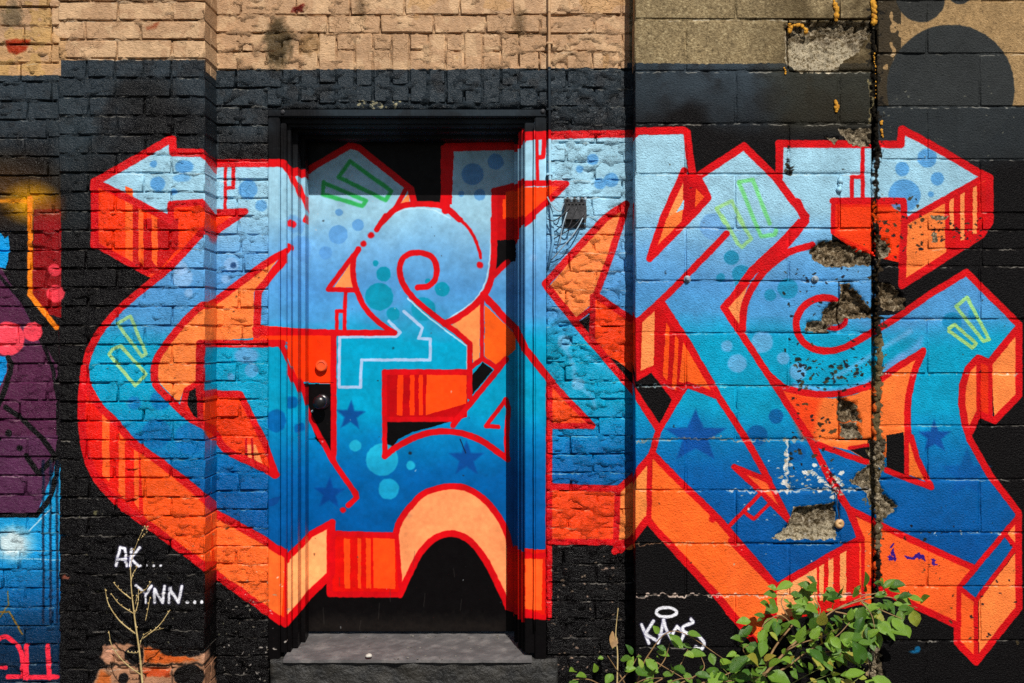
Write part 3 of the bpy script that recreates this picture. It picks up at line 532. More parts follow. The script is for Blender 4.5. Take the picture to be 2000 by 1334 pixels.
def mural_mat(name, y0, kind, side=None):
    """the sprayed print laid flat on the surface that stands at depth y0; kind picks the relief of what lies under the paint"""
    m, nt, bs = base_mat(name); k = sc(y0)
    geo = node(nt, 'ShaderNodeNewGeometry'); sep = node(nt, 'ShaderNodeSeparateXYZ'); nt.links.new(geo.outputs['Position'], sep.inputs[0])
    u = math_(nt, 'MULTIPLY_ADD', sep.outputs[0], 1 / (k * (GX1 - GX0)), (1000 - GX0) / (GX1 - GX0))
    if side:                                   # a return face: the paint wraps round the corner from one plane to the other
        xa, ya, xb, yb = side
        nx = node(nt, 'ShaderNodeSeparateXYZ'); nt.links.new(geo.outputs['True Normal'], nx.inputs[0])
        near = math_(nt, 'LESS_THAN', math_(nt, 'ABSOLUTE', math_(nt, 'SUBTRACT', sep.outputs[0], (xa - 1000) * k)), .006)
        onside = math_(nt, 'MULTIPLY', math_(nt, 'GREATER_THAN', math_(nt, 'ABSOLUTE', nx.outputs[0]), .7), near)
        us = math_(nt, 'MULTIPLY_ADD', sep.outputs[1], (xb - xa) / (yb - ya) / (GX1 - GX0), (xa - ya * (xb - xa) / (yb - ya) - GX0) / (GX1 - GX0))
        mix = node(nt, 'ShaderNodeMix'); nt.links.new(onside, mix.inputs[0]); nt.links.new(u, mix.inputs[2]); nt.links.new(us, mix.inputs[3]); u = mix.outputs[0]
    v = math_(nt, 'MULTIPLY_ADD', sep.outputs[2], 1 / (k * (GY1 - GY0)), 1 - ((667 - GY0) / (GY1 - GY0)) - ZC / (k * (GY1 - GY0)))
    cv = node(nt, 'ShaderNodeCombineXYZ'); nt.links.new(u, cv.inputs[0]); nt.links.new(v, cv.inputs[1])
    tx = node(nt, 'ShaderNodeTexImage', image=img, extension='EXTEND', interpolation='Linear'); nt.links.new(cv.outputs[0], tx.inputs[0])
    P = geo.outputs['Position']
    # grime and wear
    gr = noise(nt, 9, 6, .65, P); mr = node(nt, 'ShaderNodeMapRange'); mr.inputs[1].default_value = .38; mr.inputs[2].default_value = .72; mr.inputs[3].default_value = 1.06; mr.inputs[4].default_value = .86
    nt.links.new(gr.outputs[0], mr.inputs[0])
    mulc = node(nt, 'ShaderNodeVectorMath', operation='SCALE'); nt.links.new(tx.outputs[0], mulc.inputs[0]); nt.links.new(mr.outputs[0], mulc.inputs[3])
    col = mulc.outputs[0]
    # tiny chips through to a pale or dark undercoat
    ch = noise(nt, {'block': 210, 'brick': 120, 'smear': 110}.get(kind, 60), 2, .5, P)
    if kind in ('block', 'brick', 'smear'):
        cm = node(nt, 'ShaderNodeMapRange'); cm.inputs[1].default_value = .72; cm.inputs[2].default_value = .76; nt.links.new(ch.outputs[0], cm.inputs[0])
        mx = node(nt, 'ShaderNodeMix', data_type='RGBA'); nt.links.new(cm.outputs[0], mx.inputs[0]); nt.links.new(col, mx.inputs[6]); mx.inputs[7].default_value = (.045, .035, .03, 1)
        col = mx.outputs[2]
    nt.links.new(col, bs.inputs['Base Color'])
    n = None
    if kind == 'brick':
        a = noise(nt, 26, 5, .62, P); n = bump(nt, a.outputs[0], .9, .0085)
        sv_ = node(nt, 'ShaderNodeMapping'); sv_.inputs['Scale'].default_value = (1, 1, 2.6); nt.links.new(P, sv_.inputs[0])
        b = noise(nt, 95, 4, .6, sv_.outputs[0]); n = bump(nt, b.outputs[0], .9, .0042, n); b2 = noise(nt, 260, 2, .6, P); n = bump(nt, b2.outputs[0], .6, .0014, n)
        c = node(nt, 'ShaderNodeTexVoronoi', feature='DISTANCE_TO_EDGE'); c.inputs['Scale'].default_value = 17
        wv = noise(nt, 12, 3, .6, P); wa = node(nt, 'ShaderNodeVectorMath', operation='MULTIPLY_ADD'); nt.links.new(wv.outputs['Color'], wa.inputs[0]); wa.inputs[1].default_value = (.16, .16, .16); nt.links.new(P, wa.inputs[2]); nt.links.new(wa.outputs[0], c.inputs['Vector'])
        cr = node(nt, 'ShaderNodeMapRange'); cr.inputs[2].default_value = .035; nt.links.new(c.outputs[0], cr.inputs[0])
        gate = noise(nt, 5, 2, .5, P); gg = node(nt, 'ShaderNodeMapRange'); gg.inputs[1].default_value = .5; gg.inputs[2].default_value = .62; nt.links.new(gate.outputs[0], gg.inputs[0])
        h = math_(nt, 'MULTIPLY', math_(nt, 'SUBTRACT', 1.0, cr.outputs[0]), gg.outputs[0]); h = math_(nt, 'MULTIPLY', h, -1.0)
        n = bump(nt, h, .7, .005, n); rough = .29
    elif kind == 'smear':
        sv_ = node(nt, 'ShaderNodeMapping'); sv_.inputs['Scale'].default_value = (1, 1, 1.8); nt.links.new(P, sv_.inputs[0])
        a = noise(nt, 17, 6, .68, sv_.outputs[0]); n = bump(nt, a.outputs[0], 1.0, .022)
        b = noise(nt, 80, 5, .7, P); n = bump(nt, b.outputs[0], 1.0, .008, n); rough = .29
    elif kind == 'block':
        a = noise(nt, 150, 3, .65, P); n = bump(nt, a.outputs[0], 1.0, .0065)
        b = noise(nt, 12, 3, .5, P); n = bump(nt, b.outputs[0], .35, .008, n); rough = .45
    elif kind == 'broken':
        a = noise(nt, 60, 6, .72, P); n = bump(nt, a.outputs[0], 1.0, .02)
        b = noise(nt, 170, 3, .6, P); n = bump(nt, b.outputs[0], .8, .006, n); rough = .85
    elif kind == 'wood':
        sv_ = node(nt, 'ShaderNodeMapping'); sv_.inputs['Scale'].default_value = (1, 1, .08); nt.links.new(P, sv_.inputs[0])
        a = noise(nt, 130, 4, .6, sv_.outputs[0]); n = bump(nt, a.outputs[0], .6, .003); b = noise(nt, 60, 3, .6, P); n = bump(nt, b.outputs[0], .35, .003, n); rough = .42
    elif kind == 'steel':
        a = noise(nt, 7, 3, .5, P); n = bump(nt, a.outputs[0], .25, .01); b = noise(nt, 150, 2, .5, P); n = bump(nt, b.outputs[0], .2, .0015, n); rough = .36
    nt.links.new(n, bs.inputs['Normal']); bs.inputs['Specular IOR Level'].default_value = .05 if kind == 'broken' else (.17 if kind in ('brick', 'smear') else .1)
    rr = noise(nt, 30, 3, .5, P); rm = node(nt, 'ShaderNodeMapRange'); rm.inputs[3].default_value = rough - .12; rm.inputs[4].default_value = rough + .16; nt.links.new(rr.outputs[0], rm.inputs[0]); nt.links.new(rm.outputs[0], bs.inputs['Roughness'])
    return m
def plain_mat(name, c1, c2, scale=8, rough=.7, b=(40, .5, .005), spec=.5, c3=None, metallic=0):
    m, nt, bs = base_mat(name); geo = node(nt, 'ShaderNodeNewGeometry'); P = geo.outputs['Position']
    a = noise(nt, scale, 6, .65, P); r_ = node(nt, 'ShaderNodeValToRGB'); r_.color_ramp.elements[0].position = .35; r_.color_ramp.elements[1].position = .66
    r_.color_ramp.elements[0].color = (*c1, 1); r_.color_ramp.elements[1].color = (*c2, 1)
    if c3: e = r_.color_ramp.elements.new(.5); e.color = (*c3, 1)
    nt.links.new(a.outputs[0], r_.inputs[0]); nt.links.new(r_.outputs[0], bs.inputs['Base Color'])
    n = noise(nt, b[0], 5, .65, P); nn = bump(nt, n.outputs[0], b[1], b[2]); nt.links.new(nn, bs.inputs['Normal']); bs.inputs['Roughness'].default_value = rough; bs.inputs['Specular IOR Level'].default_value = spec; bs.inputs['Metallic'].default_value = metallic
    return m

Y_PIER, Y_SIDE, Y_BLOCK, Y_DOOR = -.20, -.12, -.12, .27
M_main = mural_mat('painted_brick', 0, 'brick'); M_mainmort = mural_mat('painted_mortar', 0, 'smear')
M_pier = mural_mat('painted_pier_brick', Y_PIER, 'brick', (581, Y_PIER, 598, 0.0)); M_piermort = mural_mat('painted_pier_mortar', Y_PIER, 'smear', (581, Y_PIER, 598, 0.0))
M_side = mural_mat('painted_side_brick', Y_SIDE, 'brick'); M_sidemort = mural_mat('painted_side_mortar', Y_SIDE, 'smear')
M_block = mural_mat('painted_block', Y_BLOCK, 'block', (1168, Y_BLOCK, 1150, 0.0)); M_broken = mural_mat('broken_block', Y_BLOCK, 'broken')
M_case = mural_mat('painted_casing', 0, 'wood'); M_jamb = mural_mat('painted_jamb', .12, 'wood'); M_door = mural_mat('painted_steel_door', Y_DOOR, 'steel')

# ------------------------------------------------------------------ ground
def gnoise(x, y, s, seed=0):
    from mathutils import noise as mn
    return mn.fractal(Vector((x * s + seed, y * s, seed)), .6, 2.1, 4)
M_ground = plain_mat('alley_ground', (.045, .042, .038), (.105, .095, .082), 5, .9, (90, .9, .012), .3, (.07, .065, .058))
v, f = [], []; xs = np.concatenate([[-60, -20, -8], np.arange(-5, 5.01, .08), [8, 20, 60]]); ys = np.concatenate([[-60, -20, -9], np.arange(-5, .01, .08), [.4]])
for yy in ys:
    for xx in xs:
        near = abs(xx) <= 5 and yy >= -5
        h = (gnoise(xx, yy, 1.1) * .014 + gnoise(xx, yy, 6, 3) * .006 + (.035 * max(0, 1 + (yy + .1) / .5) if yy > -.6 else 0)) if near else 0
        v.append((xx, yy, h))
nx_ = len(xs)
for j in range(len(ys) - 1):
    for i in range(nx_ - 1): f.append((j * nx_ + i, j * nx_ + i + 1, (j + 1) * nx_ + i + 1, (j + 1) * nx_ + i))
mesh_obj('ground', v, f, M_ground, smooth=True, kind='structure')

# ------------------------------------------------------------------ masonry units
def brick_mesh(name, w, h, d, mat, nx=4, nz=2, bev=.004, rough=.0018, round_=.005):
    """a worn unit: pillowed front face (towards -y), softened arrises, plain sides"""
    v = []; f = []
    for j in range(nz + 1):
        for i in range(nx + 1):
            x = (i / nx - .5) * w; z = (j / nz - .5) * h; ed = 0
            if i in (0, nx): ed += 1
            if j in (0, nz): ed += 1
            y = -rough * random.random() * 1.6 if not ed else bev * (.7 + .6 * random.random())
            if ed == 2: x *= 1 - round_ * .5 / w; z *= 1 - round_ * .6 / h; y = bev * 1.7
            if 0 < i < nx and ed == 0: x += random.uniform(-.15, .15) * w / nx
            if ed: z += random.uniform(-.0026, .0022) * (1 if j == nz else -1 if j == 0 else 1); x += random.uniform(-.0022, .0022); y += .004 * (random.random() < .12)
            v.append((x, y, z))
    # pull the inner columns and rows out to near the edge so the flat of the face stays broad
    for j in range(nz + 1):
        for i in range(nx + 1):
            k = j * (nx + 1) + i; x, y, z = v[k]
            if i == 1 and nx > 2: x = -.5 * w + .0045
            if i == nx - 1 and nx > 2: x = .5 * w - .0045
            if nz > 2:
                if j == 1: z = -.5 * h + .0042
                if j == nz - 1: z = .5 * h - .0042
            v[k] = (x + random.uniform(-.0016, .0016) * (0 < i < nx), y, z + random.uniform(-.0014, .0014) * (0 < j < nz))
    ff = [(j * (nx + 1) + i, j * (nx + 1) + i + 1, (j + 1) * (nx + 1) + i + 1, (j + 1) * (nx + 1) + i) for j in range(nz) for i in range(nx)]
    per = [i for i in range(nx + 1)] + [(j + 1) * (nx + 1) - 1 for j in range(1, nz + 1)] + [nz * (nx + 1) + i for i in range(nx - 1, -1, -1)] + [j * (nx + 1) for j in range(nz - 1, 0, -1)]
    n0 = len(v); v += [(v[k][0], d, v[k][2]) for k in per]; m = len(per)
    sf = [(per[(k + 1) % m], per[k], n0 + k, n0 + (k + 1) % m) for k in range(m)]
    me = bpy.data.meshes.new(name); me.from_pydata(v, [], ff + sf); me.update(); me.materials.append(mat)
    me.polygons.foreach_set('use_smooth', [True] * len(ff) + [False] * len(sf))
    inner = {j * (nx + 1) + i for j in range(1, nz) for i in range(1, nx) if i in (1, nx - 1) or j in (1, nz - 1)}      # a crisp arris round the flat of the face
    for e in me.edges: e.use_edge_sharp = e.vertices[0] in inner and e.vertices[1] in inner
    return me
class Wall:
    """one wall thing: single units as parts (at most 300), what lies beyond as one stuff part"""
    def __init__(s, root, mat, y, piece='brick'):
        s.root, s.mat, s.y, s.k, s.piece = root, mat, y, sc(y), piece; s.lib = {}; s.units = []
    def unit(s, x0, x1, y0, y1, depth=.1, out=0.0, tilt=1.0, mesh=None):
        s.units.append((x0, x1, y0, y1, depth, out, tilt, mesh))
    def variants(s, w, h, d):
        key = (round(w / .03), round(h / .03), round(d, 2))
        if key not in s.lib:
            big = max(w, h) > .3
            s.lib[key] = ([brick_mesh(s.piece, w, h, d, s.mat, nx=5 if w > h else 3, nz=3 if (big or w <= h) else 3, bev=.003 if big else .004, rough=.0006 if big else .0014) for _ in range(3 if big else 7)], w, h)
        return s.lib[key]
    def finish(s):
        vis = lambda u: -(min(u[1], 2000) - max(u[0], 0)) * (min(u[3], 1334) - max(u[2], 0)) if u[1] > 0 and u[0] < 2000 and u[3] > 0 else 1 + abs((u[0] + u[1]) / 2 - 1000)
        us = sorted(s.units, key=vis); far = MB()
        for n, (x0, x1, y0, y1, d, out, tilt, mesh) in enumerate(us):
            a, b = W(x0, y1, s.y), W(x1, y0, s.y); w, h = b.x - a.x, b.z - a.z; c = (a + b) / 2
            if mesh is not None: me, mw, mh = mesh, w, h
            else:
                lst, mw, mh = s.variants(w, h, d); me = random.choice(lst)
            loc = Vector((c.x, s.y + out, c.z)); rot = (R(random.uniform(-.5, .5)) * tilt, R(random.uniform(-.35, .35)) * tilt, R(random.uniform(-.45, .45)) * tilt)
            flip = random.random() < .5 and mesh is None
            if n < 300:
                o = bpy.data.objects.new(s.piece, me); o.location = loc; o.rotation_euler = rot; o.scale = (w / mw, 1, h / mh); link(o, s.root)
            else:
                far.add([(loc.x + q.co.x * w / mw, loc.y + q.co.y, loc.z + q.co.z * h / mh) for q in me.vertices], [list(p.vertices) for p in me.polygons])
        if far.v: far.build(s.piece, s.mat, s.root, smooth=False, kind='stuff')
def mortar(name, x0, x1, y0, y1, yp, mat, parent, holes=(), rec=.0072, amp=.019, cell=.0105, seed=0, heavy=None, thick=.10, pit=None):
    """the bedding between the units: one rough sheet with real thickness; here and there it smears over the faces"""
    from mathutils import noise as mn
    a, b = W(x0, y1, yp), W(x1, y0, yp); nx, nz = int((b.x - a.x) / cell), int((b.z - a.z) / cell); v = []; f = []
    H = [(W(h[0], h[3], yp), W(h[1], h[2], yp)) for h in holes]
    k = sc(yp); xs_ = np.linspace(a.x, b.x, nx + 1); zs_ = np.linspace(a.z, b.z, nz + 1)
    def snap(arr, val): i = int(np.argmin(np.abs(arr - val))); arr[i] = val
    for h0, h1 in H:
        snap(xs_, h0.x); snap(xs_, h1.x); snap(zs_, h0.z); snap(zs_, h1.z)
    for z in zs_:
        for x in xs_:
            n = mn.fractal(Vector((x * 16 + seed, z * 34, seed)), .7, 2.0, 3); q = mn.noise(Vector((x * 2.1 + seed, z * 2.1, 5)))
            y = rec - n * amp * (1.0 + max(0, q) * 1.2)
            if heavy: y -= heavy(1000 + x / k, 667 - (z - ZC) / k) * (.005 + .010 * max(0, n + .25))
            if pit: y += pit(1000 + x / k, 667 - (z - ZC) / k)
            v.append((x, yp + max(-.010, y), z))
    for j in range(nz):
        for i in range(nx):
            cx, cz = (xs_[i] + xs_[i + 1]) / 2, (zs_[j] + zs_[j + 1]) / 2
            if any(h0.x < cx < h1.x and h0.z < cz < h1.z for h0, h1 in H): continue
            f.append((j * (nx + 1) + i, j * (nx + 1) + i + 1, (j + 1) * (nx + 1) + i + 1, (j + 1) * (nx + 1) + i))
    bm = bmesh.new(); bv = [bm.verts.new(p) for p in v]
    for q in f: bm.faces.new([bv[i] for i in q])
    bmesh.ops.delete(bm, geom=[q for q in bm.verts if not q.link_faces], context='VERTS')
    be = [e for e in bm.edges if e.is_boundary]; ex = bmesh.ops.extrude_edge_only(bm, edges=be)
    for q in [g for g in ex['geom'] if isinstance(g, bmesh.types.BMVert)]: q.co.y = yp + thick
    for fc in bm.faces: fc.smooth = True
    bmesh.ops.recalc_face_normals(bm, faces=bm.faces)
    me = bpy.data.meshes.new(name); bm.to_mesh(me); bm.free(); me.materials.append(mat); o = bpy.data.objects.new(name, me); return link(o, parent)
def courses(wall, x0, x1, rows, bond=74.5, depth=.1, holes=(), head=1.7, seed=0, lefthalf=False):
    """running bond with worn bed lines; rows are (top, bottom) in grid units"""
    rr_ = random.Random(seed)
    for n, (ya, yb) in enumerate(rows):
        spans = [(x0, x1)]
        for (hx0, hx1, hy0, hy1) in holes:
            if (ya + yb) / 2 > hy0 and (ya + yb) / 2 < hy1:
                ns = []
                for (a, b) in spans:
                    if hx1 <= a or hx0 >= b: ns.append((a, b))
                    else:
                        if hx0 > a: ns.append((a, hx0))
                        if hx1 < b: ns.append((hx1, b))
                spans = ns
        header = rr_.random() < .13
        off = (n % 2) * bond / 2 + rr_.uniform(-5, 5)
        for (a, b) in spans:
            step = bond / 2 if header else bond
            cuts = [a]; x = a - ((a - x0 + off) % step)
            while x < b - 14:
                x += step * rr_.uniform(.96, 1.04)
                if x > a + 16 and x < b - 14: cuts.append(x)
            cuts.append(b)
            for i in range(len(cuts) - 1):
                g = rr_.uniform(.7, 1.3); dv = rr_.uniform(-.7, .7)
                wall.unit(cuts[i] + (g if i else .2), cuts[i + 1] - (g if i < len(cuts) - 2 else .2), ya + head / 2 + dv, yb - head / 2 + dv, depth, out=rr_.uniform(-.0035, .003) + (.006 if rr_.random() < .04 else 0))

# ------------------------------------------------------------------ the brick wall round the door
TOPG, BASE = -230, 1158
door_hole = (668, 1047, 350, 1200)
wl = empty('brick_wall', W(800, 1150, .1), label='main brick wall round the doorway, tan band above black and graffiti, between the pier and the block wall', cat='brick wall')
Wm = Wall(wl, M_main, 0.0)
rows = []; y = 297.0 - 22 * 24.95
while y < BASE: rows.append((y, y + 24.95)); y += 24.95
rows = [r_ for r_ in rows if r_[0] > TOPG - 20]
arch = (686, 1010, 246, 348)
courses(Wm, 592, 1168, rows, holes=(door_hole, arch), seed=3)
xx = 686.0; i = 0
while xx < 1000:
    w_ = 24.9; cut = 247 + (70 if i % 2 == 0 else 24) + random.uniform(-2, 2)
    Wm.unit(xx + 1.1, xx + w_ - 1.1, 248 + random.uniform(-1, 1), cut - 1, .1, out=random.uniform(-.003, .003)); Wm.unit(xx + 1.1, xx + w_ - 1.1, cut + 1.2, 341 + random.uniform(-2, 2), .1, out=random.uniform(-.003, .003)); xx += w_; i += 1
Wm.finish()
def heavy_main(x, y_):
    h = 0
    if x > 1046: h = max(h, .75 + .5 * math.sin(y_ * .021 + 1))
    if x < 672 and y_ > 900: h = max(h, min(1, (y_ - 900) / 100) * 1.1)
    if 620 < x < 720 and y_ < 300: h = max(h, .7)
    if 680 < x < 1046 and 290 < y_ < 350: h = max(h, .55)
    return h
mortar('mortar', 590, 1168, TOPG, BASE, 0.0, M_mainmort, wl, holes=(door_hole,), seed=2, heavy=heavy_main)
mb = MB(); a, b = W(540, BASE), W(668, TOPG); mb.box(a.x, b.x, .1, .3, a.z, b.z); a, b = W(1047, BASE), W(1168, TOPG); mb.box(a.x, b.x + .0, .1, .3, a.z, b.z); a, b = W(668, 350), W(1047, TOPG); mb.box(a.x, b.x, .1, .3, a.z, b.z)
mb.build('backing', M_mainmort, wl)
mb = MB()
for i in range(34): p = W(random.uniform(600, 670) if i % 2 else random.uniform(1050, 1150), 1150 - abs(random.gauss(0, 1)) * 10, 0); mb.blob((p.x, -.01, p.z), .02, .012, .012, .6, 1)
mb.build('rubble', M_mainmort, wl, kind='stuff')

# ------------------------------------------------------------------ the pier
pr = empty('brick_pier', W(482, 1150, -.1), label='projecting brick pier under the arrow end of the first letter, orange bricks at foot', cat='brick pier')
Wp = Wall(pr, M_pier, Y_PIER); XP0, XP1 = 381.5, 581
prow = []; kk = sc(0) / sc(Y_PIER)
for (ya, yb) in rows: prow.append((667 + (ya - 667) * kk, 667 + (yb - 667) * kk))
for n, (ya, yb) in enumerate(prow):
    L = XP1 - XP0; g = 1.0; o_ = random.uniform(-4, 4)
    if random.random() < .14 and n % 2: cuts = [XP0 + L * q / 5.2 for q in range(0, 5)] + [XP1]
    elif n % 2: cuts = [XP0, XP0 + 40 + o_, XP0 + 116 + o_, XP1]
    else: cuts = [XP0, XP0 + 78 + o_, XP0 + 154 + o_ * .5, XP1]
    for i in range(len(cuts) - 1):
        last = i == len(cuts) - 2
        dep = .197 if (last and n % 2 == 0) else .095
        Wp.unit(cuts[i] + (g if i else 0), cuts[i + 1] - (g if not last else 0), ya + .9 + random.uniform(-.4, .4), yb - .9 + random.uniform(-.4, .4), dep, out=random.uniform(-.003, .003))
    if n % 2: Wp.unit(cuts[-2] + 2, XP1, ya + 1.3, yb - 1.3, .095, out=.102)
Wp.finish()
mortar('mortar', XP0 + 1.2, XP1 - 1.0, TOPG, BASE, Y_PIER, M_piermort, pr, seed=9, thick=.199, heavy=lambda x, y_: (max(0, min(1, (y_ - 820) / 120)) * .75 if x > 520 or y_ > 930 else 0) + (.45 if 470 < y_ < 560 and x > 540 else 0))

# ------------------------------------------------------------------ the wall left of the pier
sw = empty('brick_wall', W(300, 1150, -.05), label='brick wall left of the pier with a purple, pink and blue graffiti piece under tan', cat='brick wall')
Ws = Wall(sw, M_side, Y_SIDE)
srow = [(667 + (a_ - 667) * sc(0) / sc(Y_SIDE), 667 + (b_ - 667) * sc(0) / sc(Y_SIDE)) for a_, b_ in rows]
courses(Ws, -160, 391, srow, bond=76, seed=8); Ws.finish()
mortar('mortar', -160, 391, TOPG, BASE, Y_SIDE, M_sidemort, sw, seed=4, thick=.25)

# ------------------------------------------------------------------ the block wall and its crack
bw = empty('block_wall', W(1450, 1150, 0), label='concrete block wall right of the shadowed corner, graffiti over a long vertical crack and broken faces', cat='block wall')
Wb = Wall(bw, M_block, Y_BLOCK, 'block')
def in_any(px, py):
    """depth of breakage at a grid point and how much of it is there"""
    best = 0
    for P, d, k in DAMP:
        if px < P[:, 0].min() or px > P[:, 0].max() or py < P[:, 1].min() or py > P[:, 1].max(): continue
        if inside(P, np.array([[px]], np.float32), np.array([[py]], np.float32))[0, 0]:
            de = float(dist(P, np.array([[px]], np.float32), np.array([[py]], np.float32), True)[0, 0])
            q = min(1, de / 3.5) * d
            if k == 'J':
                t = (py - P[:, 1].min()) / (P[:, 1].max() - P[:, 1].min()); q = min(1, de / 3.0) * d * (1 - t * .85)
            best = max(best, q)
    return best
from mathutils import noise as mnoise
kb = sc(Y_BLOCK)
def dented_block(x0, x1, y0, y1):
    a, b = W(x0, y1, Y_BLOCK), W(x1, y0, Y_BLOCK); w, h = b.x - a.x, b.z - a.z; nx = max(4, int(w / .0085)); nz = int(h / .0085); v = []; deep = []
    for j in range(nz + 1):
        for i in range(nx + 1):
            X = (i / nx - .5) * w; Z = (j / nz - .5) * h; ed = (i in (0, nx)) or (j in (0, nz))
            px, py = x0 + (x1 - x0) * i / nx, y1 - (y1 - y0) * j / nz
            q = in_any(px + (mnoise.noise(Vector((px * .13, py * .13, 1))) * 4), py + mnoise.noise(Vector((px * .13, py * .13, 7))) * 4)
            y = (.004 if ed else 0) + q * (1.05 + .8 * mnoise.fractal(Vector((px * .11, py * .11, 3)), .8, 2, 5)) + (random.uniform(-.004, .004) if q > 0 else 0)
            v.append((X, y, Z)); deep.append(q)
    f = [(j * (nx + 1) + i, j * (nx + 1) + i + 1, (j + 1) * (nx + 1) + i + 1, (j + 1) * (nx + 1) + i) for j in range(nz) for i in range(nx)]
    per = [i for i in range(nx + 1)] + [(j + 1) * (nx + 1) - 1 for j in range(1, nz + 1)] + [nz * (nx + 1) + i for i in range(nx - 1, -1, -1)] + [j * (nx + 1) for j in range(nz - 1, 0, -1)]
    n0 = len(v); v += [(v[k_][0], .09, v[k_][2]) for k_ in per]; m = len(per); sf = [(per[(k_ + 1) % m], per[k_], n0 + k_, n0 + (k_ + 1) % m) for k_ in range(m)]
    me = bpy.data.meshes.new('broken_block'); me.from_pydata(v, [], f + sf); me.update(); me.materials.append(M_block); me.materials.append(M_broken)
    me.polygons.foreach_set('material_index', [1 if max(deep[i_] for i_ in q) > .002 else 0 for q in f] + [0] * len(sf))
    me.polygons.foreach_set('use_smooth', [True] * len(f) + [False] * len(sf)); return me
def add_block(x0, x1, y0, y1):
    hit = any(P[:, 0].max() > x0 and P[:, 0].min() < x1 and P[:, 1].max() > y0 and P[:, 1].min() < y1 for P, d, k in DAMP)
    Wb.unit(x0, x1, y0, y1, .1, out=random.uniform(-.0015, .0015), tilt=.15, mesh=dented_block(x0, x1, y0, y1) if hit else None)
JL = [157, 228, 299, 370.5, 439, 513, 585, 656, 728, 801, 870, 943, 1013.5, 1084, 1158]
while JL[0] > TOPG: JL.insert(0, JL[0] - 71.5)
p0 = JL.index(157)
for n in range(len(JL) - 1):
    B_ = (n - p0) % 2 == 0; js = [1305, 1446] if B_ else [1237, 1377]
    cuts = [1168] + js + [1491]
    for i in range(len(cuts) - 1): add_block(cuts[i] + (.9 if i else 0), cuts[i + 1] - .9, JL[n] + 1.0, JL[n + 1] - 1.0)
JR = [203, 275, 347, 419, 492, 565, 637, 711, 782, 855, 928, 1001, 1075, 1158]
while JR[0] > TOPG: JR.insert(0, JR[0] - 72)
p0 = JR.index(203)
for n in range(len(JR) - 1):
    A_ = (n - p0) % 2 == 0; js = [1566 + 142 * q for q in range(6)] if A_ else [1638 + 142 * q for q in range(5)]
    cuts = [1498] + js + [2310]
    for i in range(len(cuts) - 1):
        if JR[n] == 492:                                   # one course is made up in three rows of brick
            if i == 0: add_block(cuts[0], 1562, 493, 564)
            lo = 1564 if i == 0 else cuts[i]
            for (ya, yb) in (((493, 514.5), (516.5, 540.5), (542.5, 564)) if i < 3 else ((493, 564),)):
                x = lo
                while x < cuts[i + 1] - 10: xe = min(x + (74 if i < 3 else 142), cuts[i + 1]); Wb.unit(x + .8, xe - .8, ya, yb, .1, out=random.uniform(-.002, .004)); x = xe
        else: add_block(cuts[i] + (.9 if i else 0), cuts[i + 1] - .9, JR[n] + 1.0, JR[n + 1] - 1.0)
Wb.finish()
def pitf(px, py):
    if px > 1600 or px < 1340: return 0
    return .09 if max(in_any(px + a_, py + b_) for a_, b_ in ((0, 0), (6, 0), (-6, 0), (0, 6), (0, -6))) > .006 else 0
mortar('mortar', 1168.6, 1490, TOPG, BASE, Y_BLOCK, M_block, bw, rec=.0045, amp=.004, cell=.013, seed=20, thick=.13, pit=pitf); mortar('mortar', 1499, 2308, TOPG, BASE, Y_BLOCK, M_block, bw, rec=.0045, amp=.004, cell=.018, seed=25, thick=.13, pit=pitf)
# the sealant squeezed into the crack, then lumps of yellow foam
mb = MB()
for i in range(420):
    py = TOPG + (BASE - TOPG) * i / 420; pxx = float(np.interp(py, CRX[:, 1], CRX[:, 0])) if py > 0 else 1494.5
    if 560 < py < 640 and random.random() < .5: continue
    p = W(1494.5 + (pxx - 1494.5) * .9 + random.uniform(-2, 2), py, Y_BLOCK); s_ = random.uniform(.006, .013) * (1.45 if 655 < py < 800 else 1.2 if 800 < py < 1000 else 1)
    mb.blob((p.x, Y_BLOCK + random.uniform(-.001, .010), p.z), s_, s_ * .8, s_ * random.uniform(.9, 1.6), .6, 1)
mb.build('sealant', M_broken, bw, smooth=True)
mb = MB(); a, b = W(1490, BASE, Y_BLOCK), W(1499, TOPG, Y_BLOCK); mb.box(a.x, b.x, Y_BLOCK + .035, Y_BLOCK + .12, a.z, b.z); mb.build('crack_filler', M_broken, bw)
mb = MB(); a, b = W(1168.6, BASE, Y_BLOCK), W(2308, TOPG, Y_BLOCK); mb.box(a.x + .01, b.x, -.02 + .001, .3, a.z, b.z); mb.build('backing', M_block, bw)
M_foam = plain_mat('aged_foam', (.34, .13, .01), (.72, .36, .03), 60, .8, (120, .7, .006), .3)
M_cream = plain_mat('cream_filler', (.42, .38, .30), (.62, .58, .50), 40, .7, (90, .5, .003))
def foam(name, pts, r0, r1, mat, n, squash=.6):
    mb = MB(); P = T(pts)
    for i in range(n):
        t = i / max(1, n - 1) * (len(P) - 1); j = min(int(t), len(P) - 2); q = P[j] + (P[j + 1] - P[j]) * (t - j); s_ = random.uniform(r0, r1)
        p = W(q[0] + random.uniform(-.8, .8), q[1] + random.uniform(-.8, .8), Y_BLOCK); mb.blob((p.x, Y_BLOCK - s_ * .3, p.z), s_, s_ * squash, s_ * random.uniform(.8, 1.4), .5, 1)
    return mb.build(name, mat, bw, smooth=True)
foam('foam_bead', 'J 625,-200 620,30 635,70 630,130', .005, .012, M_foam, 40); foam('foam_bead', 'J 862,-400 850,10 860,70 858,150', .006, .014, M_foam, 56); foam('foam_bead', 'J 345,155 350,200 360,170 400,155 440,175 448,205', .004, .010, M_foam, 24)
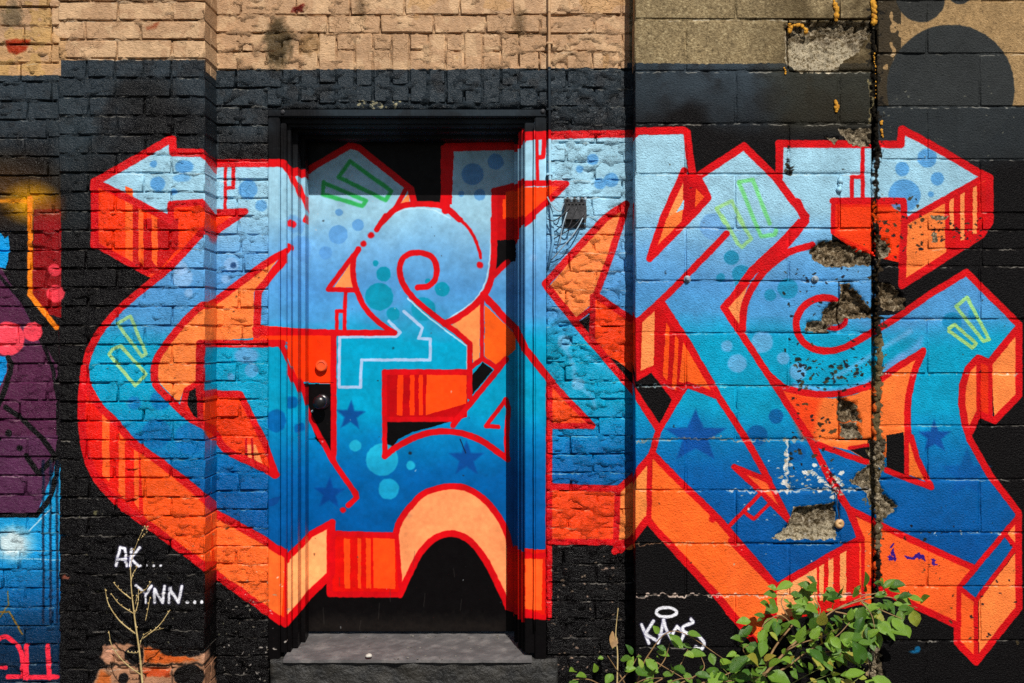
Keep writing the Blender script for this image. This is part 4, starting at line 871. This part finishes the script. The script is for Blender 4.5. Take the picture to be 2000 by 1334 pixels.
foam('foam_bead', 'J 325,455 318,420', .003, .006, M_foam, 4); foam('foam_bead', 'J 630,625 635,650 628,680', .006, .010, M_foam, 8); foam('foam_bead', 'J 905,745 905,760', .004, .008, M_foam, 3); foam('foam_bead', 'J 905,800 912,835', .004, .008, M_foam, 5)
foam('foam_bead', 'J 860,330 868,420 870,600', .002, .0045, M_foam, 16)
M_drip = mural_mat('painted_drip', Y_BLOCK, 'steel')
for pts, r0, r1, n in (('J 905,905 880,990 860,1030', .010, .017, 8), ('J 862,1060 855,1110 860,1160 858,1200', .009, .016, 9), ('J 655,1090 658,1120 650,1160', .008, .013, 6), ('K 870,-10 862,60', .006, .010, 6), ('K 850,210 872,260 880,290', .006, .010, 6)): foam('sealant_drip', pts, r0, r1, M_drip, n, .9)
foam('sealant_drip', 'L 540,235 575,290', .006, .011, M_drip, 7); foam('sealant_drip', 'L 640,265 575,500', .001, .001, M_drip, 1)
# anchor bolts and the plastic plug hanging by its string
M_bolt = plain_mat('painted_bolt', (.10, .14, .18), (.30, .38, .44), 60, .5, (120, .3, .002)); M_dark = plain_mat('dark_steel', (.012, .012, .014), (.05, .05, .055), 40, .4, (90, .5, .003))
for (bx_, by_) in ((1239, 582), (1413, 582)):
    p = W(bx_, by_, Y_BLOCK); mb = MB(); mb.lathe([(.014, 0), (.0145, -.005), (.010, -.007), (.009, -.014), (.004, -.018)], (p.x, Y_BLOCK + .001, p.z), n=10); mb.build('anchor_bolt', M_bolt, bw, smooth=False)
p = W(1445.5, 915, Y_BLOCK); mb = MB(); mb.lathe([(.016, 0), (.020, -.006), (.016, -.014), (.006, -.018), (.004, -.012)], (p.x, Y_BLOCK - .004, p.z), n=12); pl = mb.build('plug', plain_mat('tan_plastic', (.42, .22, .08), (.66, .42, .20), 60, .5, (90, .4, .002)), bw, smooth=True)
mb = MB(); q = W(1441, 866, Y_BLOCK); mb.tube([(q.x, Y_BLOCK - .02, q.z), ((p.x + q.x) / 2 - .003, Y_BLOCK - .014, (p.z + q.z) / 2), (p.x, Y_BLOCK - .012, p.z + .016)], .002, 6); mb.build('string', M_dark, pl)
mb = MB()
for (hx, hy) in ((1437, 845), (1440, 855), (1446, 863)): p = W(hx, hy, Y_BLOCK); mb.blob((p.x, Y_BLOCK - .006, p.z), .012, .012, .009, .5, 1)
mb.build('hook_lump', M_drip, bw, smooth=True)
# ------------------------------------------------------------------ doorway
df = empty('door_frame', W(858, 1090, .1), label='black and blue painted wooden door frame set in the brick wall opening', cat='door frame')
def frame_piece(name, x0, x1, y0, y1, ya, yb, mat, bev=.004):
    a, b = W(x0, y1), W(x1, y0); mb = MB(); mb.box(a.x, b.x, ya, yb, a.z, b.z, bev); return mb.build(name, mat, df)
ZB = 1092
frame_piece('casing', 668.5, 684, 362, ZB + 8, -.012, .10, M_case); frame_piece('casing', 1031, 1046.5, 362, ZB + 8, -.012, .10, M_case); frame_piece('head_casing', 668.5, 1046.5, 351.5, 361.5, -.014, .10, M_case)
frame_piece('moulding', 684.5, 692, 369, ZB, .004, .20, M_case, .003); frame_piece('moulding', 1017.5, 1030.5, 369, ZB, -.004, .20, M_case, .003); frame_piece('moulding', 684.5, 1030.5, 362.2, 368.6, .02, .20, M_case, .002)
for i, (w0, w1, dy) in enumerate(((691, 696.5, .035), (695, 703, .085), (701, 708.5, .17))):
    frame_piece('jamb', w0, w1, 369 + 3.6 * (i + 1) - .2, ZB, dy, dy + .09, M_jamb, .002)
for i, (w0, w1, dy) in enumerate(((1013.5, 1018.5, .035), (1008.4, 1015, .085), (1003.2, 1010, .17))):
    frame_piece('jamb', w0, w1, 369 + 3.6 * (i + 1) - .2, ZB, dy, dy + .09, M_jamb, .002)
for i, (ya_, yb_, dy) in enumerate(((368, 372.6, .035), (371, 376.2, .085), (375, 381, .17))):
    frame_piece('head_jamb', 692.4, 1017.1, ya_, yb_, dy, dy + .09, M_jamb, .001)
mb = MB()
for (sx_, sy_) in ((688.5, 355), (1042, 354)): p = W(sx_, sy_); mb.lathe([(.009, 0), (.009, -.006), (.004, -.009)], (p.x, -.013, p.z), n=8)
mb.build('screw', M_dark, df)
dr = empty('steel_door', W(856, 1084, Y_DOOR), label='flat steel door painted with the curled second letter, deadbolt and black knob at its edge', cat='door')
a, b = W(706, 1086), W(1005.5, 379); mb = MB(); mb.box(a.x, b.x, Y_DOOR, Y_DOOR + .045, a.z + .006, b.z, .002); mb.build('door_leaf', M_door, dr)
def dpt(px, py): return W(px, py, Y_DOOR)
p0_, p1_ = dpt(722, 723), dpt(757, 681); mb = MB(); mb.box(p0_.x, p1_.x, Y_DOOR - .003, Y_DOOR + .001, p0_.z, p1_.z, .001); plate = mb.build('deadbolt_plate', M_door, dr)
mb = MB()
for (qx, qy) in ((752, 683), (752, 720), (725, 682), (725, 720)): p = dpt(qx, qy); mb.lathe([(.0028, 0), (.0028, -.002)], (p.x, Y_DOOR - .003, p.z), n=6)
mb.build('screw', M_door, plate)
p = dpt(741, 700); mb = MB(); mb.lathe([(.024, 0), (.026, -.004), (.026, -.020), (.022, -.026), (.017, -.027), (.016, -.024), (.006, -.024)], (p.x, Y_DOOR - .002, p.z), n=24)
mb.build('deadbolt', plain_mat('orange_sprayed_metal', (.72, .06, .008), (.85, .10, .015), 20, .4, (60, .2, .001)), dr, smooth=False)
p0_, p1_ = dpt(722, 800), dpt(753, 728); mb = MB(); mb.box(p0_.x, p1_.x, Y_DOOR - .0035, Y_DOOR + .001, p0_.z, p1_.z, .002); M_gloss = plain_mat('gloss_black', (.003, .003, .004), (.010, .009, .010), 20, .3, (50, .2, .001)); lp = mb.build('lock_plate', M_door, dr)
p = dpt(741, 749); mb = MB(); mb.lathe([(.034, 0), (.034, -.006), (.026, -.010), (.014, -.014), (.013, -.034), (.022, -.042), (.029, -.054), (.029, -.064), (.022, -.073), (.008, -.077)], (p.x, Y_DOOR - .003, p.z), n=28); mb.build('knob', M_gloss, dr, smooth=True)
p = dpt(728, 762); mb = MB(); mb.lathe([(.006, 0), (.005, -.004), (.002, -.005)], (p.x, Y_DOOR - .003, p.z), n=10); mb.build('screw', M_bolt, lp)
# sill
M_sill = plain_mat('worn_sill', (.075, .070, .070), (.17, .158, .152), 12, .8, (70, .7, .004), .4, (.10, .094, .094)); M_step = plain_mat('black_painted_concrete', (.008, .008, .008), (.030, .027, .022), 14, .5, (45, .9, .012), .5)
st = empty('door_sill', W(858, 1130, .1), label='grey worn stone sill with a black painted front below the door', cat='door sill')
a, b = W(690, 1096), W(1027, 1086); bm = bmesh.new()
nx = 40; ny = 12; bv = {}
for j in range(ny + 1):
    for i in range(nx + 1):
        t = j / ny; x = a.x + (b.x - a.x) * i / nx; y = -.035 + t * .355; z = W(0, 1097).z + t * .030 + (random.uniform(-.0018, .0018)) - (.004 if j == 0 else 0)
        bv[i, j] = bm.verts.new((x, y + (.010 * mnoise.fractal(Vector((x * 7, 2, 3)), .8, 2, 4) + random.uniform(-.002, .002) if j == 0 else 0), z))
for j in range(ny):
    for i in range(nx): bm.faces.new((bv[i, j], bv[i + 1, j], bv[i + 1, j + 1], bv[i, j + 1]))
ex = bmesh.ops.extrude_edge_only(bm, edges=[e for e in bm.edges if e.is_boundary])
for q in [g for g in ex['geom'] if isinstance(g, bmesh.types.BMVert)]: q.co.z = W(0, 1102).z
for fc in bm.faces: fc.smooth = False
me = bpy.data.meshes.new('sill_top'); bm.to_mesh(me); bm.free(); me.materials.append(M_sill); link(bpy.data.objects.new('sill_top', me), st)
bm = bmesh.new(); nx = 70; nz = 14; x0_, x1_, z0_, z1_ = W(672, 0).x, W(1062, 0).x, -.02, W(0, 1099).z; bv = {}
for j in range(nz + 1):
    for i in range(nx + 1):
        x = x0_ + (x1_ - x0_) * i / nx; z = z0_ + (z1_ - z0_) * j / nz; y = -.022 - .010 * mnoise.fractal(Vector((x * 9, z * 9, 4)), .7, 2, 4) + (.006 if j == nz else 0); bv[i, j] = bm.verts.new((x, y, z))
for j in range(nz):
    for i in range(nx): bm.faces.new((bv[i, j], bv[i + 1, j], bv[i + 1, j + 1], bv[i, j + 1]))
ex = bmesh.ops.extrude_edge_only(bm, edges=[e for e in bm.edges if e.is_boundary])
for q in [g for g in ex['geom'] if isinstance(g, bmesh.types.BMVert)]: q.co.y = .30
for fc in bm.faces: fc.smooth = True
me = bpy.data.meshes.new('step_front'); bm.to_mesh(me); bm.free(); me.materials.append(M_step); link(bpy.data.objects.new('step_front', me), st)
M_plaster = plain_mat('pale_mortar_crumb', (.40, .36, .30), (.66, .62, .56), 50, .9, (120, .6, .004))
mb = MB(); p = W(806, 1093); mb.blob((p.x, -.03, p.z), .013, .010, .009, .5, 2); mb.build('mortar_crumb', M_plaster, st, smooth=True)
M_stone_fine = plain_mat('grit', (.06, .055, .05), (.22, .20, .17), 60, .9, (90, .5, .003)); mb = MB(); random.seed(31)
for i in range(70):
    y_ = random.choice((.24, .24, .1, -.02)) + random.uniform(-.02, .02); x_ = random.uniform(W(700, 0).x, W(1010, 0).x); s_ = random.uniform(.0015, .0045); mb.blob((x_, y_, W(0, 1097).z + (y_ + .035) / .355 * .030 + s_ * .4), s_ * 1.3, s_, s_ * .7, .6, 1)
mb.build('grit', M_stone_fine, st, kind='stuff')

# ------------------------------------------------------------------ cable, bracket
M_cab = mural_mat('painted_cable', 0, 'wood')
cb = MB(); cb.tube([W(1051 + math.sin(t * 7) * .5, -228 + (430 + 228) * t, 0) + Vector((0, -.022, 0)) for t in np.linspace(0, 1, 40)] + [W(1052, 470) + Vector((0, -.02, 0)), W(1056, 530) + Vector((0, -.018, 0)), W(1049, 566) + Vector((0, -.016, 0))], .0062, 8)
o = cb.build('cable', M_cab, None, smooth=True, label='thin painted cable running down the brick wall just right of the door frame', cat='cable')
for py in (60, 262, 352, 440):
    mb = MB(); p = W(1051, py); mb.box(p.x - .013, p.x + .013, -.029, .002, p.z - .005, p.z + .005, .002); mb.build('clip', M_cab, o)
cb = MB(); cb.tube([W(1030.5 + random.uniform(-.3, .3), y_) + Vector((0, -.018, 0)) for y_ in np.linspace(373, 1060, 40)], .004, 6)
cb.build('cable', M_cab, None, smooth=True, label='straight thin cable running down the right door casing, blue and orange like the wood', cat='cable')
jb = empty('terminal_box', W(1085, 490, 0), label='small broken terminal box with loose wires on the brick wall right of the door', cat='terminal box')
a, b = W(1071, 512), W(1101, 473); M_box = plain_mat('sprayed_box', (.20, .30, .38), (.36, .47, .55), 40, .5, (90, .6, .004)); mb = MB()
mb.box(a.x, b.x, -.008, .006, a.z, b.z, .002); mb.box(a.x, b.x, -.040, -.034, a.z + .03, b.z - .03, .002); mb.box(a.x, a.x + .005, -.040, -.008, a.z + .01, b.z, .001); mb.build('housing', M_dark, jb)
for i in range(6):
    mb = MB(); cx = a.x + .012 + i * .0145; mb.box(cx - .0045, cx + .0045, -.050, -.030, b.z - .016, b.z + .004, .001); mb.lathe([(.005, 0), (.005, -.004), (.002, -.005)], (cx, -.050, b.z - .006), n=8); mb.build('terminal', M_box if i % 2 else M_dark, jb)
random.seed(21)
for i, (x0_, y0_, x1_, y1_) in enumerate(((1098, 492, 1056, 528), (1094, 500, 1052, 556), (1076, 486, 1046, 500), (1074, 492, 1058, 540), (1090, 484, 1062, 510), (1072, 480, 1050, 470))):
    mb = MB(); pts = []
    for t in np.linspace(0, 1, 12):
        pts.append(W(x0_ + (x1_ - x0_) * t + math.sin(t * 6 + i) * 2, y0_ + (y1_ - y0_) * t + math.sin(t * 3.1) * (6 + i * 2), 0) + Vector((0, -.045 + .028 * t - .02 * math.sin(t * 3.1), 0)))
    mb.tube(pts, .0024, 6); mb.build('wire', M_box if i % 2 else M_dark, jb, smooth=True)

# ------------------------------------------------------------------ plants
def leaf_mat(name, c1, c2):
    m, nt, bs = base_mat(name); oi = node(nt, 'ShaderNodeObjectInfo'); r_ = node(nt, 'ShaderNodeValToRGB'); r_.color_ramp.elements[0].color = (*c1, 1); r_.color_ramp.elements[1].color = (*c2, 1); r_.color_ramp.elements[1].position = .9; e_ = r_.color_ramp.elements.new(.97); e_.color = (.42, .36, .05, 1)
    nt.links.new(oi.outputs['Random'], r_.inputs[0]); tc = node(nt, 'ShaderNodeTexCoord'); w_ = node(nt, 'ShaderNodeTexWave', bands_direction='Y'); w_.inputs['Scale'].default_value = 3.2; w_.inputs['Distortion'].default_value = .6
    nt.links.new(tc.outputs['Object'], w_.inputs[0]); mp = node(nt, 'ShaderNodeMapping'); mp.inputs['Scale'].default_value = (1, 55, 1); nt.links.new(tc.outputs['Object'], mp.inputs[0]); nt.links.new(mp.outputs[0], w_.inputs[0])
    mx = node(nt, 'ShaderNodeMix', data_type='RGBA', blend_type='MULTIPLY'); mr = node(nt, 'ShaderNodeMapRange'); mr.inputs[3].default_value = .78; mr.inputs[4].default_value = 1.08; nt.links.new(w_.outputs[0], mr.inputs[0])
    sc_ = node(nt, 'ShaderNodeVectorMath', operation='SCALE'); nt.links.new(r_.outputs[0], sc_.inputs[0]); nt.links.new(mr.outputs[0], sc_.inputs[3]); nt.links.new(sc_.outputs[0], bs.inputs['Base Color'])
    bs.inputs['Roughness'].default_value = .42; tr = node(nt, 'ShaderNodeBsdfTranslucent'); nt.links.new(sc_.outputs[0], tr.inputs[0]); ms = node(nt, 'ShaderNodeMixShader'); ms.inputs[0].default_value = .25
    nt.links.new(bs.outputs[0], ms.inputs[1]); nt.links.new(tr.outputs[0], ms.inputs[2]); nt.links.new(ms.outputs[0], nt.nodes['Material Output'].inputs[0])
    nn = bump(nt, w_.outputs[0], .35, .002); nt.links.new(nn, bs.inputs['Normal']); return m
M_leaf = leaf_mat('green_leaf', (.04, .13, .010), (.22, .39, .035)); M_twig = plain_mat('woody_stem', (.16, .09, .035), (.34, .20, .08), 30, .7, (90, .5, .002)); M_dry = plain_mat('dry_straw', (.30, .20, .07), (.62, .48, .22), 40, .7, (90, .4, .002)); M_gstem = plain_mat('green_stem', (.12, .16, .03), (.24, .24, .07), 30, .6, (90, .4, .002))
def leaf_mesh(name, Lg, Wd, mat, curl=.18, pts=5):
    v = []; f = []
    prof = [(0, .04), (.16, .60), (.38, .98), (.62, .90), (.84, .48), (1, .03)]
    for (t, w) in prof:
        z = -curl * Lg * t * t + random.uniform(-.02, .02) * Lg; hw = Wd * .5 * w
        v += [(-hw, t * Lg, z + hw * .35), (0, t * Lg, z - hw * .12), (hw, t * Lg, z + hw * (.28 + random.uniform(0, .15)))]
    for i in range(len(prof) - 1):
        for q in (0, 1): f.append((i * 3 + q, i * 3 + q + 1, (i + 1) * 3 + q + 1, (i + 1) * 3 + q))
    me = bpy.data.meshes.new(name); me.from_pydata(v, [], f); me.update(); me.materials.append(mat); me.polygons.foreach_set('use_smooth', [True] * len(f)); return me
leaves = [leaf_mesh('leaf', 1.0, w, M_leaf, c) for w, c in ((.62, .12), (.70, .25), (.56, .35), (.66, .05))]
def put_leaf(parent, p, size, yaw, pitch, roll):
    o = bpy.data.objects.new('leaf', random.choice(leaves)); o.location = p; o.rotation_euler = (pitch, roll, yaw); o.scale = (size,) * 3; return link(o, parent)
def branch_pts(P, y0, y1, wob=.0):
    P = spline(T(P), n=6); n = len(P); return [Vector(W(q[0], q[1], 0)) * 1 + Vector((0, 0, 0)) if False else (lambda yy: Vector((W(q[0], q[1], yy).x, yy, W(q[0], q[1], yy).z)))(y0 + (y1 - y0) * i / max(1, n - 1) + random.uniform(-wob, wob)) for i, q in enumerate(P)]
random.seed(4)
def shrub(root, stems, n_leaf, size, mat, r0=.006, spread=.05):
    allp = []
    for (P, ya, yb, w) in stems:
        pts = branch_pts(P, ya, yb); mb = MB(); mb.tube(pts, r0 * w, 7, .35); mb.build('stem', mat, root, smooth=True); L = len(pts)
        allp.append((pts, w))
    tot = sum(len(p) for p, w in allp)
    for pts, w in allp:
        k = max(3, int(n_leaf * len(pts) / tot))
        for i in range(k):
            t = .14 + .86 * (i + random.random()) / k; q = t * (len(pts) - 1); j = min(int(q), len(pts) - 2); p = pts[j].lerp(pts[j + 1], q - j); d = (pts[j + 1] - pts[j]).normalized()
            sd_ = 1 if i % 2 else -1; ang = math.atan2(d.z, d.x) + sd_ * random.uniform(.5, 1.5)          # leaf direction in the wall's plane
            off = Vector((math.cos(ang), random.uniform(-.9, .2), math.sin(ang))).normalized(); base = p + off * random.uniform(.004, spread)
            s_ = size * random.choice((.5, .75, .9, 1.0, 1.15, 1.3))
            tip = Vector((off.x + random.uniform(-.3, .3), -.35 + random.uniform(-.5, .3), off.z * .8 - .25 + random.uniform(-.3, .3))).normalized()
            up_ = Vector((random.uniform(-.45, .45), -.75, .75)).normalized(); xx_ = tip.cross(up_).normalized(); zz = xx_.cross(tip).normalized()
            mtx = Matrix((xx_, tip, zz)).transposed(); o = bpy.data.objects.new('leaf', random.choice(leaves)); o.location = base; o.rotation_euler = mtx.to_euler(); o.scale = (s_,) * 3; link(o, root)
sh = empty('leafy_shrub', W(1360, 1150, -.3), label='tall leafy green shrub in front of the block wall, taller than the bramble', cat='shrub')
ST = [('L 160,1300 300,1150 420,1040 560,930 740,850', -.42, -.30, 1.3), ('L 150,1310 230,1140 330,1010 400,900 370,790', -.36, -.26, 1.1), ('L 200,1290 300,1240 420,1150 560,1080 640,1000', -.45, -.4, 1), ('L 560,930 700,880 850,860 1010,920', -.33, -.30, .8), ('L 560,940 640,960 740,1010 820,1060', -.36, -.42, .8),
      ('L 330,1010 260,960 180,1000 160,1040', -.33, -.40, .7), ('L 420,1040 480,940 450,860 460,810', -.3, -.26, .7), ('L 740,850 820,830 830,800', -.3, -.26, .6), ('L 700,880 830,940 930,980', -.36, -.42, .7), ('L 180,1300 120,1220 60,1150 90,1120', -.36, -.40, .8), ('L 420,1150 520,1160 620,1130 730,1120', -.42, -.45, .7), ('L 330,1010 270,900 280,850', -.3, -.27, .7), ('L 560,1080 600,1120 590,1180', -.44, -.46, .6), ('L 700,880 760,960 780,1060', -.40, -.46, .6), ('L 300,1150 380,1110 480,1080 560,1040', -.46, -.48, .7)]
shrub(sh, ST, 205, .054, M_twig, .0045)
lw = empty('bramble', W(1200, 1150, -.3), label='low green bramble with round leaves and bare brown canes, under the white tag', cat='bramble')
ST = [('I 680,1330 740,1180 890,1045 1180,1215', -.34, -.40, .8), ('I 620,1340 560,1240 520,1180', -.36, -.40, .7), ('I 700,1340 820,1220 860,1110', -.40, -.36, .7), ('I 760,1340 900,1250 960,1140', -.42, -.36, .7), ('I 900,1340 1040,1260 1030,1180', -.42, -.38, .7), ('I 500,1350 420,1310 330,1310', -.40, -.46, .7), ('I 560,1350 640,1260 690,1170', -.38, -.36, .7), ('I 1000,1340 1150,1290 1250,1230 1300,1140', -.40, -.36, .8), ('I 940,1345 1100,1330 1240,1310 1400,1290', -.46, -.5, .8), ('I 650,1350 720,1310 820,1300', -.48, -.52, .7), ('I 820,1350 900,1310 1000,1300', -.48, -.52, .7), ('I 740,1190 930,1300', -.36, -.46, .8)]
shrub(lw, ST, 70, .052, M_twig, .0042)
lg = empty('ground_plant', W(1420, 1150, -.3), label='broad pale green leaves spreading at the foot of the block wall below the shrub', cat='plant')
ST = [('L 60,1345 40,1260 20,1200', -.45, -.5, .6), ('L 100,1345 160,1290 210,1270', -.5, -.55, .6), ('L 300,1345 400,1290 480,1250', -.5, -.55, .6), ('L 480,1345 560,1300 660,1330', -.52, -.56, .6), ('L 380,1345 460,1310 560,1270', -.54, -.58, .6), ('L 600,1350 680,1310 720,1250', -.48, -.5, .6), ('L -60,1350 -20,1290 -60,1240', -.48, -.52, .6)]
shrub(lg, ST, 46, .070, M_gstem, .0035)
# dead weed before the pier and a dry stalk by the corner
dw = empty('dry_weed', W(495, 1150, -.32), label='dead straw-coloured branching weed standing in front of the pier under the white letters', cat='weed')
BR = [('C 790,1400 770,1180 745,1000 725,830 718,690', 1.3), ('C 745,1060 660,990 600,900 580,815', .9), ('C 735,950 660,900 612,840', .7), ('C 722,870 660,820 625,780', .7), ('C 780,1090 870,1020 935,930', .8), ('C 785,1290 690,1220 620,1130 600,1045', .8), ('C 745,900 760,850 800,820 832,775', .6), ('C 740,960 760,890 762,815', .6), ('C 800,990 815,920 825,860', .5), ('C 720,800 730,740 760,690', .6), ('C 770,1160 740,1165 700,1160', .4), ('C 765,1130 800,1060 900,1030', .4), ('C 718,690 745,590 790,490 815,480', .35), ('C 775,540 800,520 805,490', .3)]
for P, w in BR:
    pts = branch_pts(P, -.34, -.34 + random.uniform(-.04, .04), .0); mb = MB(); mb.tube(pts, .0034 * w, 6, .4)
    for q in pts[2::3]: mb.blob(q + Vector((random.uniform(-.004, .004), 0, .003)), .0028, .003, .004, .5, 1)
    mb.build('twig', M_dry, dw, smooth=True)
ds = empty('dry_stalk', W(1141, 1150, -.2), label='short dry brown stalk with a shrivelled leaf at the corner of brick and block walls', cat='weed')
mb = MB(); mb.tube(branch_pts('I 570,1400 575,1180 565,1060 578,920', -.2, -.16), .0035, 6, .4); mb.build('stem', M_dry, ds, smooth=True)
mb = MB(); q = branch_pts('I 545,1140 535,1080', -.2, -.2)[0]; dl = leaf_mesh('dry_leaf', .07, .04, M_twig, .5); o = bpy.data.objects.new('dry_leaf', dl); o.location = q; o.rotation_euler = (R(75), R(20), R(15)); link(o, ds)

# ------------------------------------------------------------------ litter and stones along the foot of the wall
random.seed(12); M_stone = plain_mat('gravel', (.05, .045, .038), (.19, .17, .145), 9, .85, (80, .7, .006)); mb = MB()
for i in range(2600):
    x = random.uniform(-4.2, 4.4); y_ = -.24 - abs(random.gauss(0, .32)) if random.random() < .75 else random.uniform(-4, -.3); s_ = .003 + .007 * random.random() ** 2.2 + (.014 if random.random() < .02 else 0)
    zz = gnoise(x, y_, 1.1) * .014 + gnoise(x, y_, 6, 3) * .006 + (.035 * max(0, 1 + (y_ + .1) / .5) if y_ > -.6 else 0); mb.blob((x, y_, zz + s_ * .3), s_, s_ * .9, s_ * .6, .5, 1)
mb.build('gravel', M_stone, None, kind='stuff', label='loose gravel and mortar crumbs lying along the foot of the walls')
M_grass = leaf_mat('weed_grass', (.05, .11, .015), (.17, .22, .05)); mb = MB()
for c_ in range(150):
    cx, cy = random.choice((-3.2, -2.2, -1.7, -1.3, 1.6, 2.1, 2.7, 3.4)) + random.gauss(0, .22), -.25 - abs(random.gauss(0, .07))
    for i in range(random.randint(4, 14)):
        a = random.uniform(0, 6.28); h = random.uniform(.03, .11); w = random.uniform(.0015, .003); bx_, by_ = cx + random.gauss(0, .02), cy + random.gauss(0, .015); lx, ly = math.cos(a) * h * .5, math.sin(a) * h * .5
        mb.add([(bx_ - w, by_, .005), (bx_ + w, by_, .005), (bx_ + lx * .4 + w * .8, by_ + ly * .4, h * .6), (bx_ + lx * .4 - w * .8, by_ + ly * .4, h * .6), (bx_ + lx, by_ + ly, h)], [(0, 1, 2, 3), (3, 2, 4)])
mb.build('grass', M_grass, None, kind='stuff', label='thin tufts of grass growing along the foot of the walls')
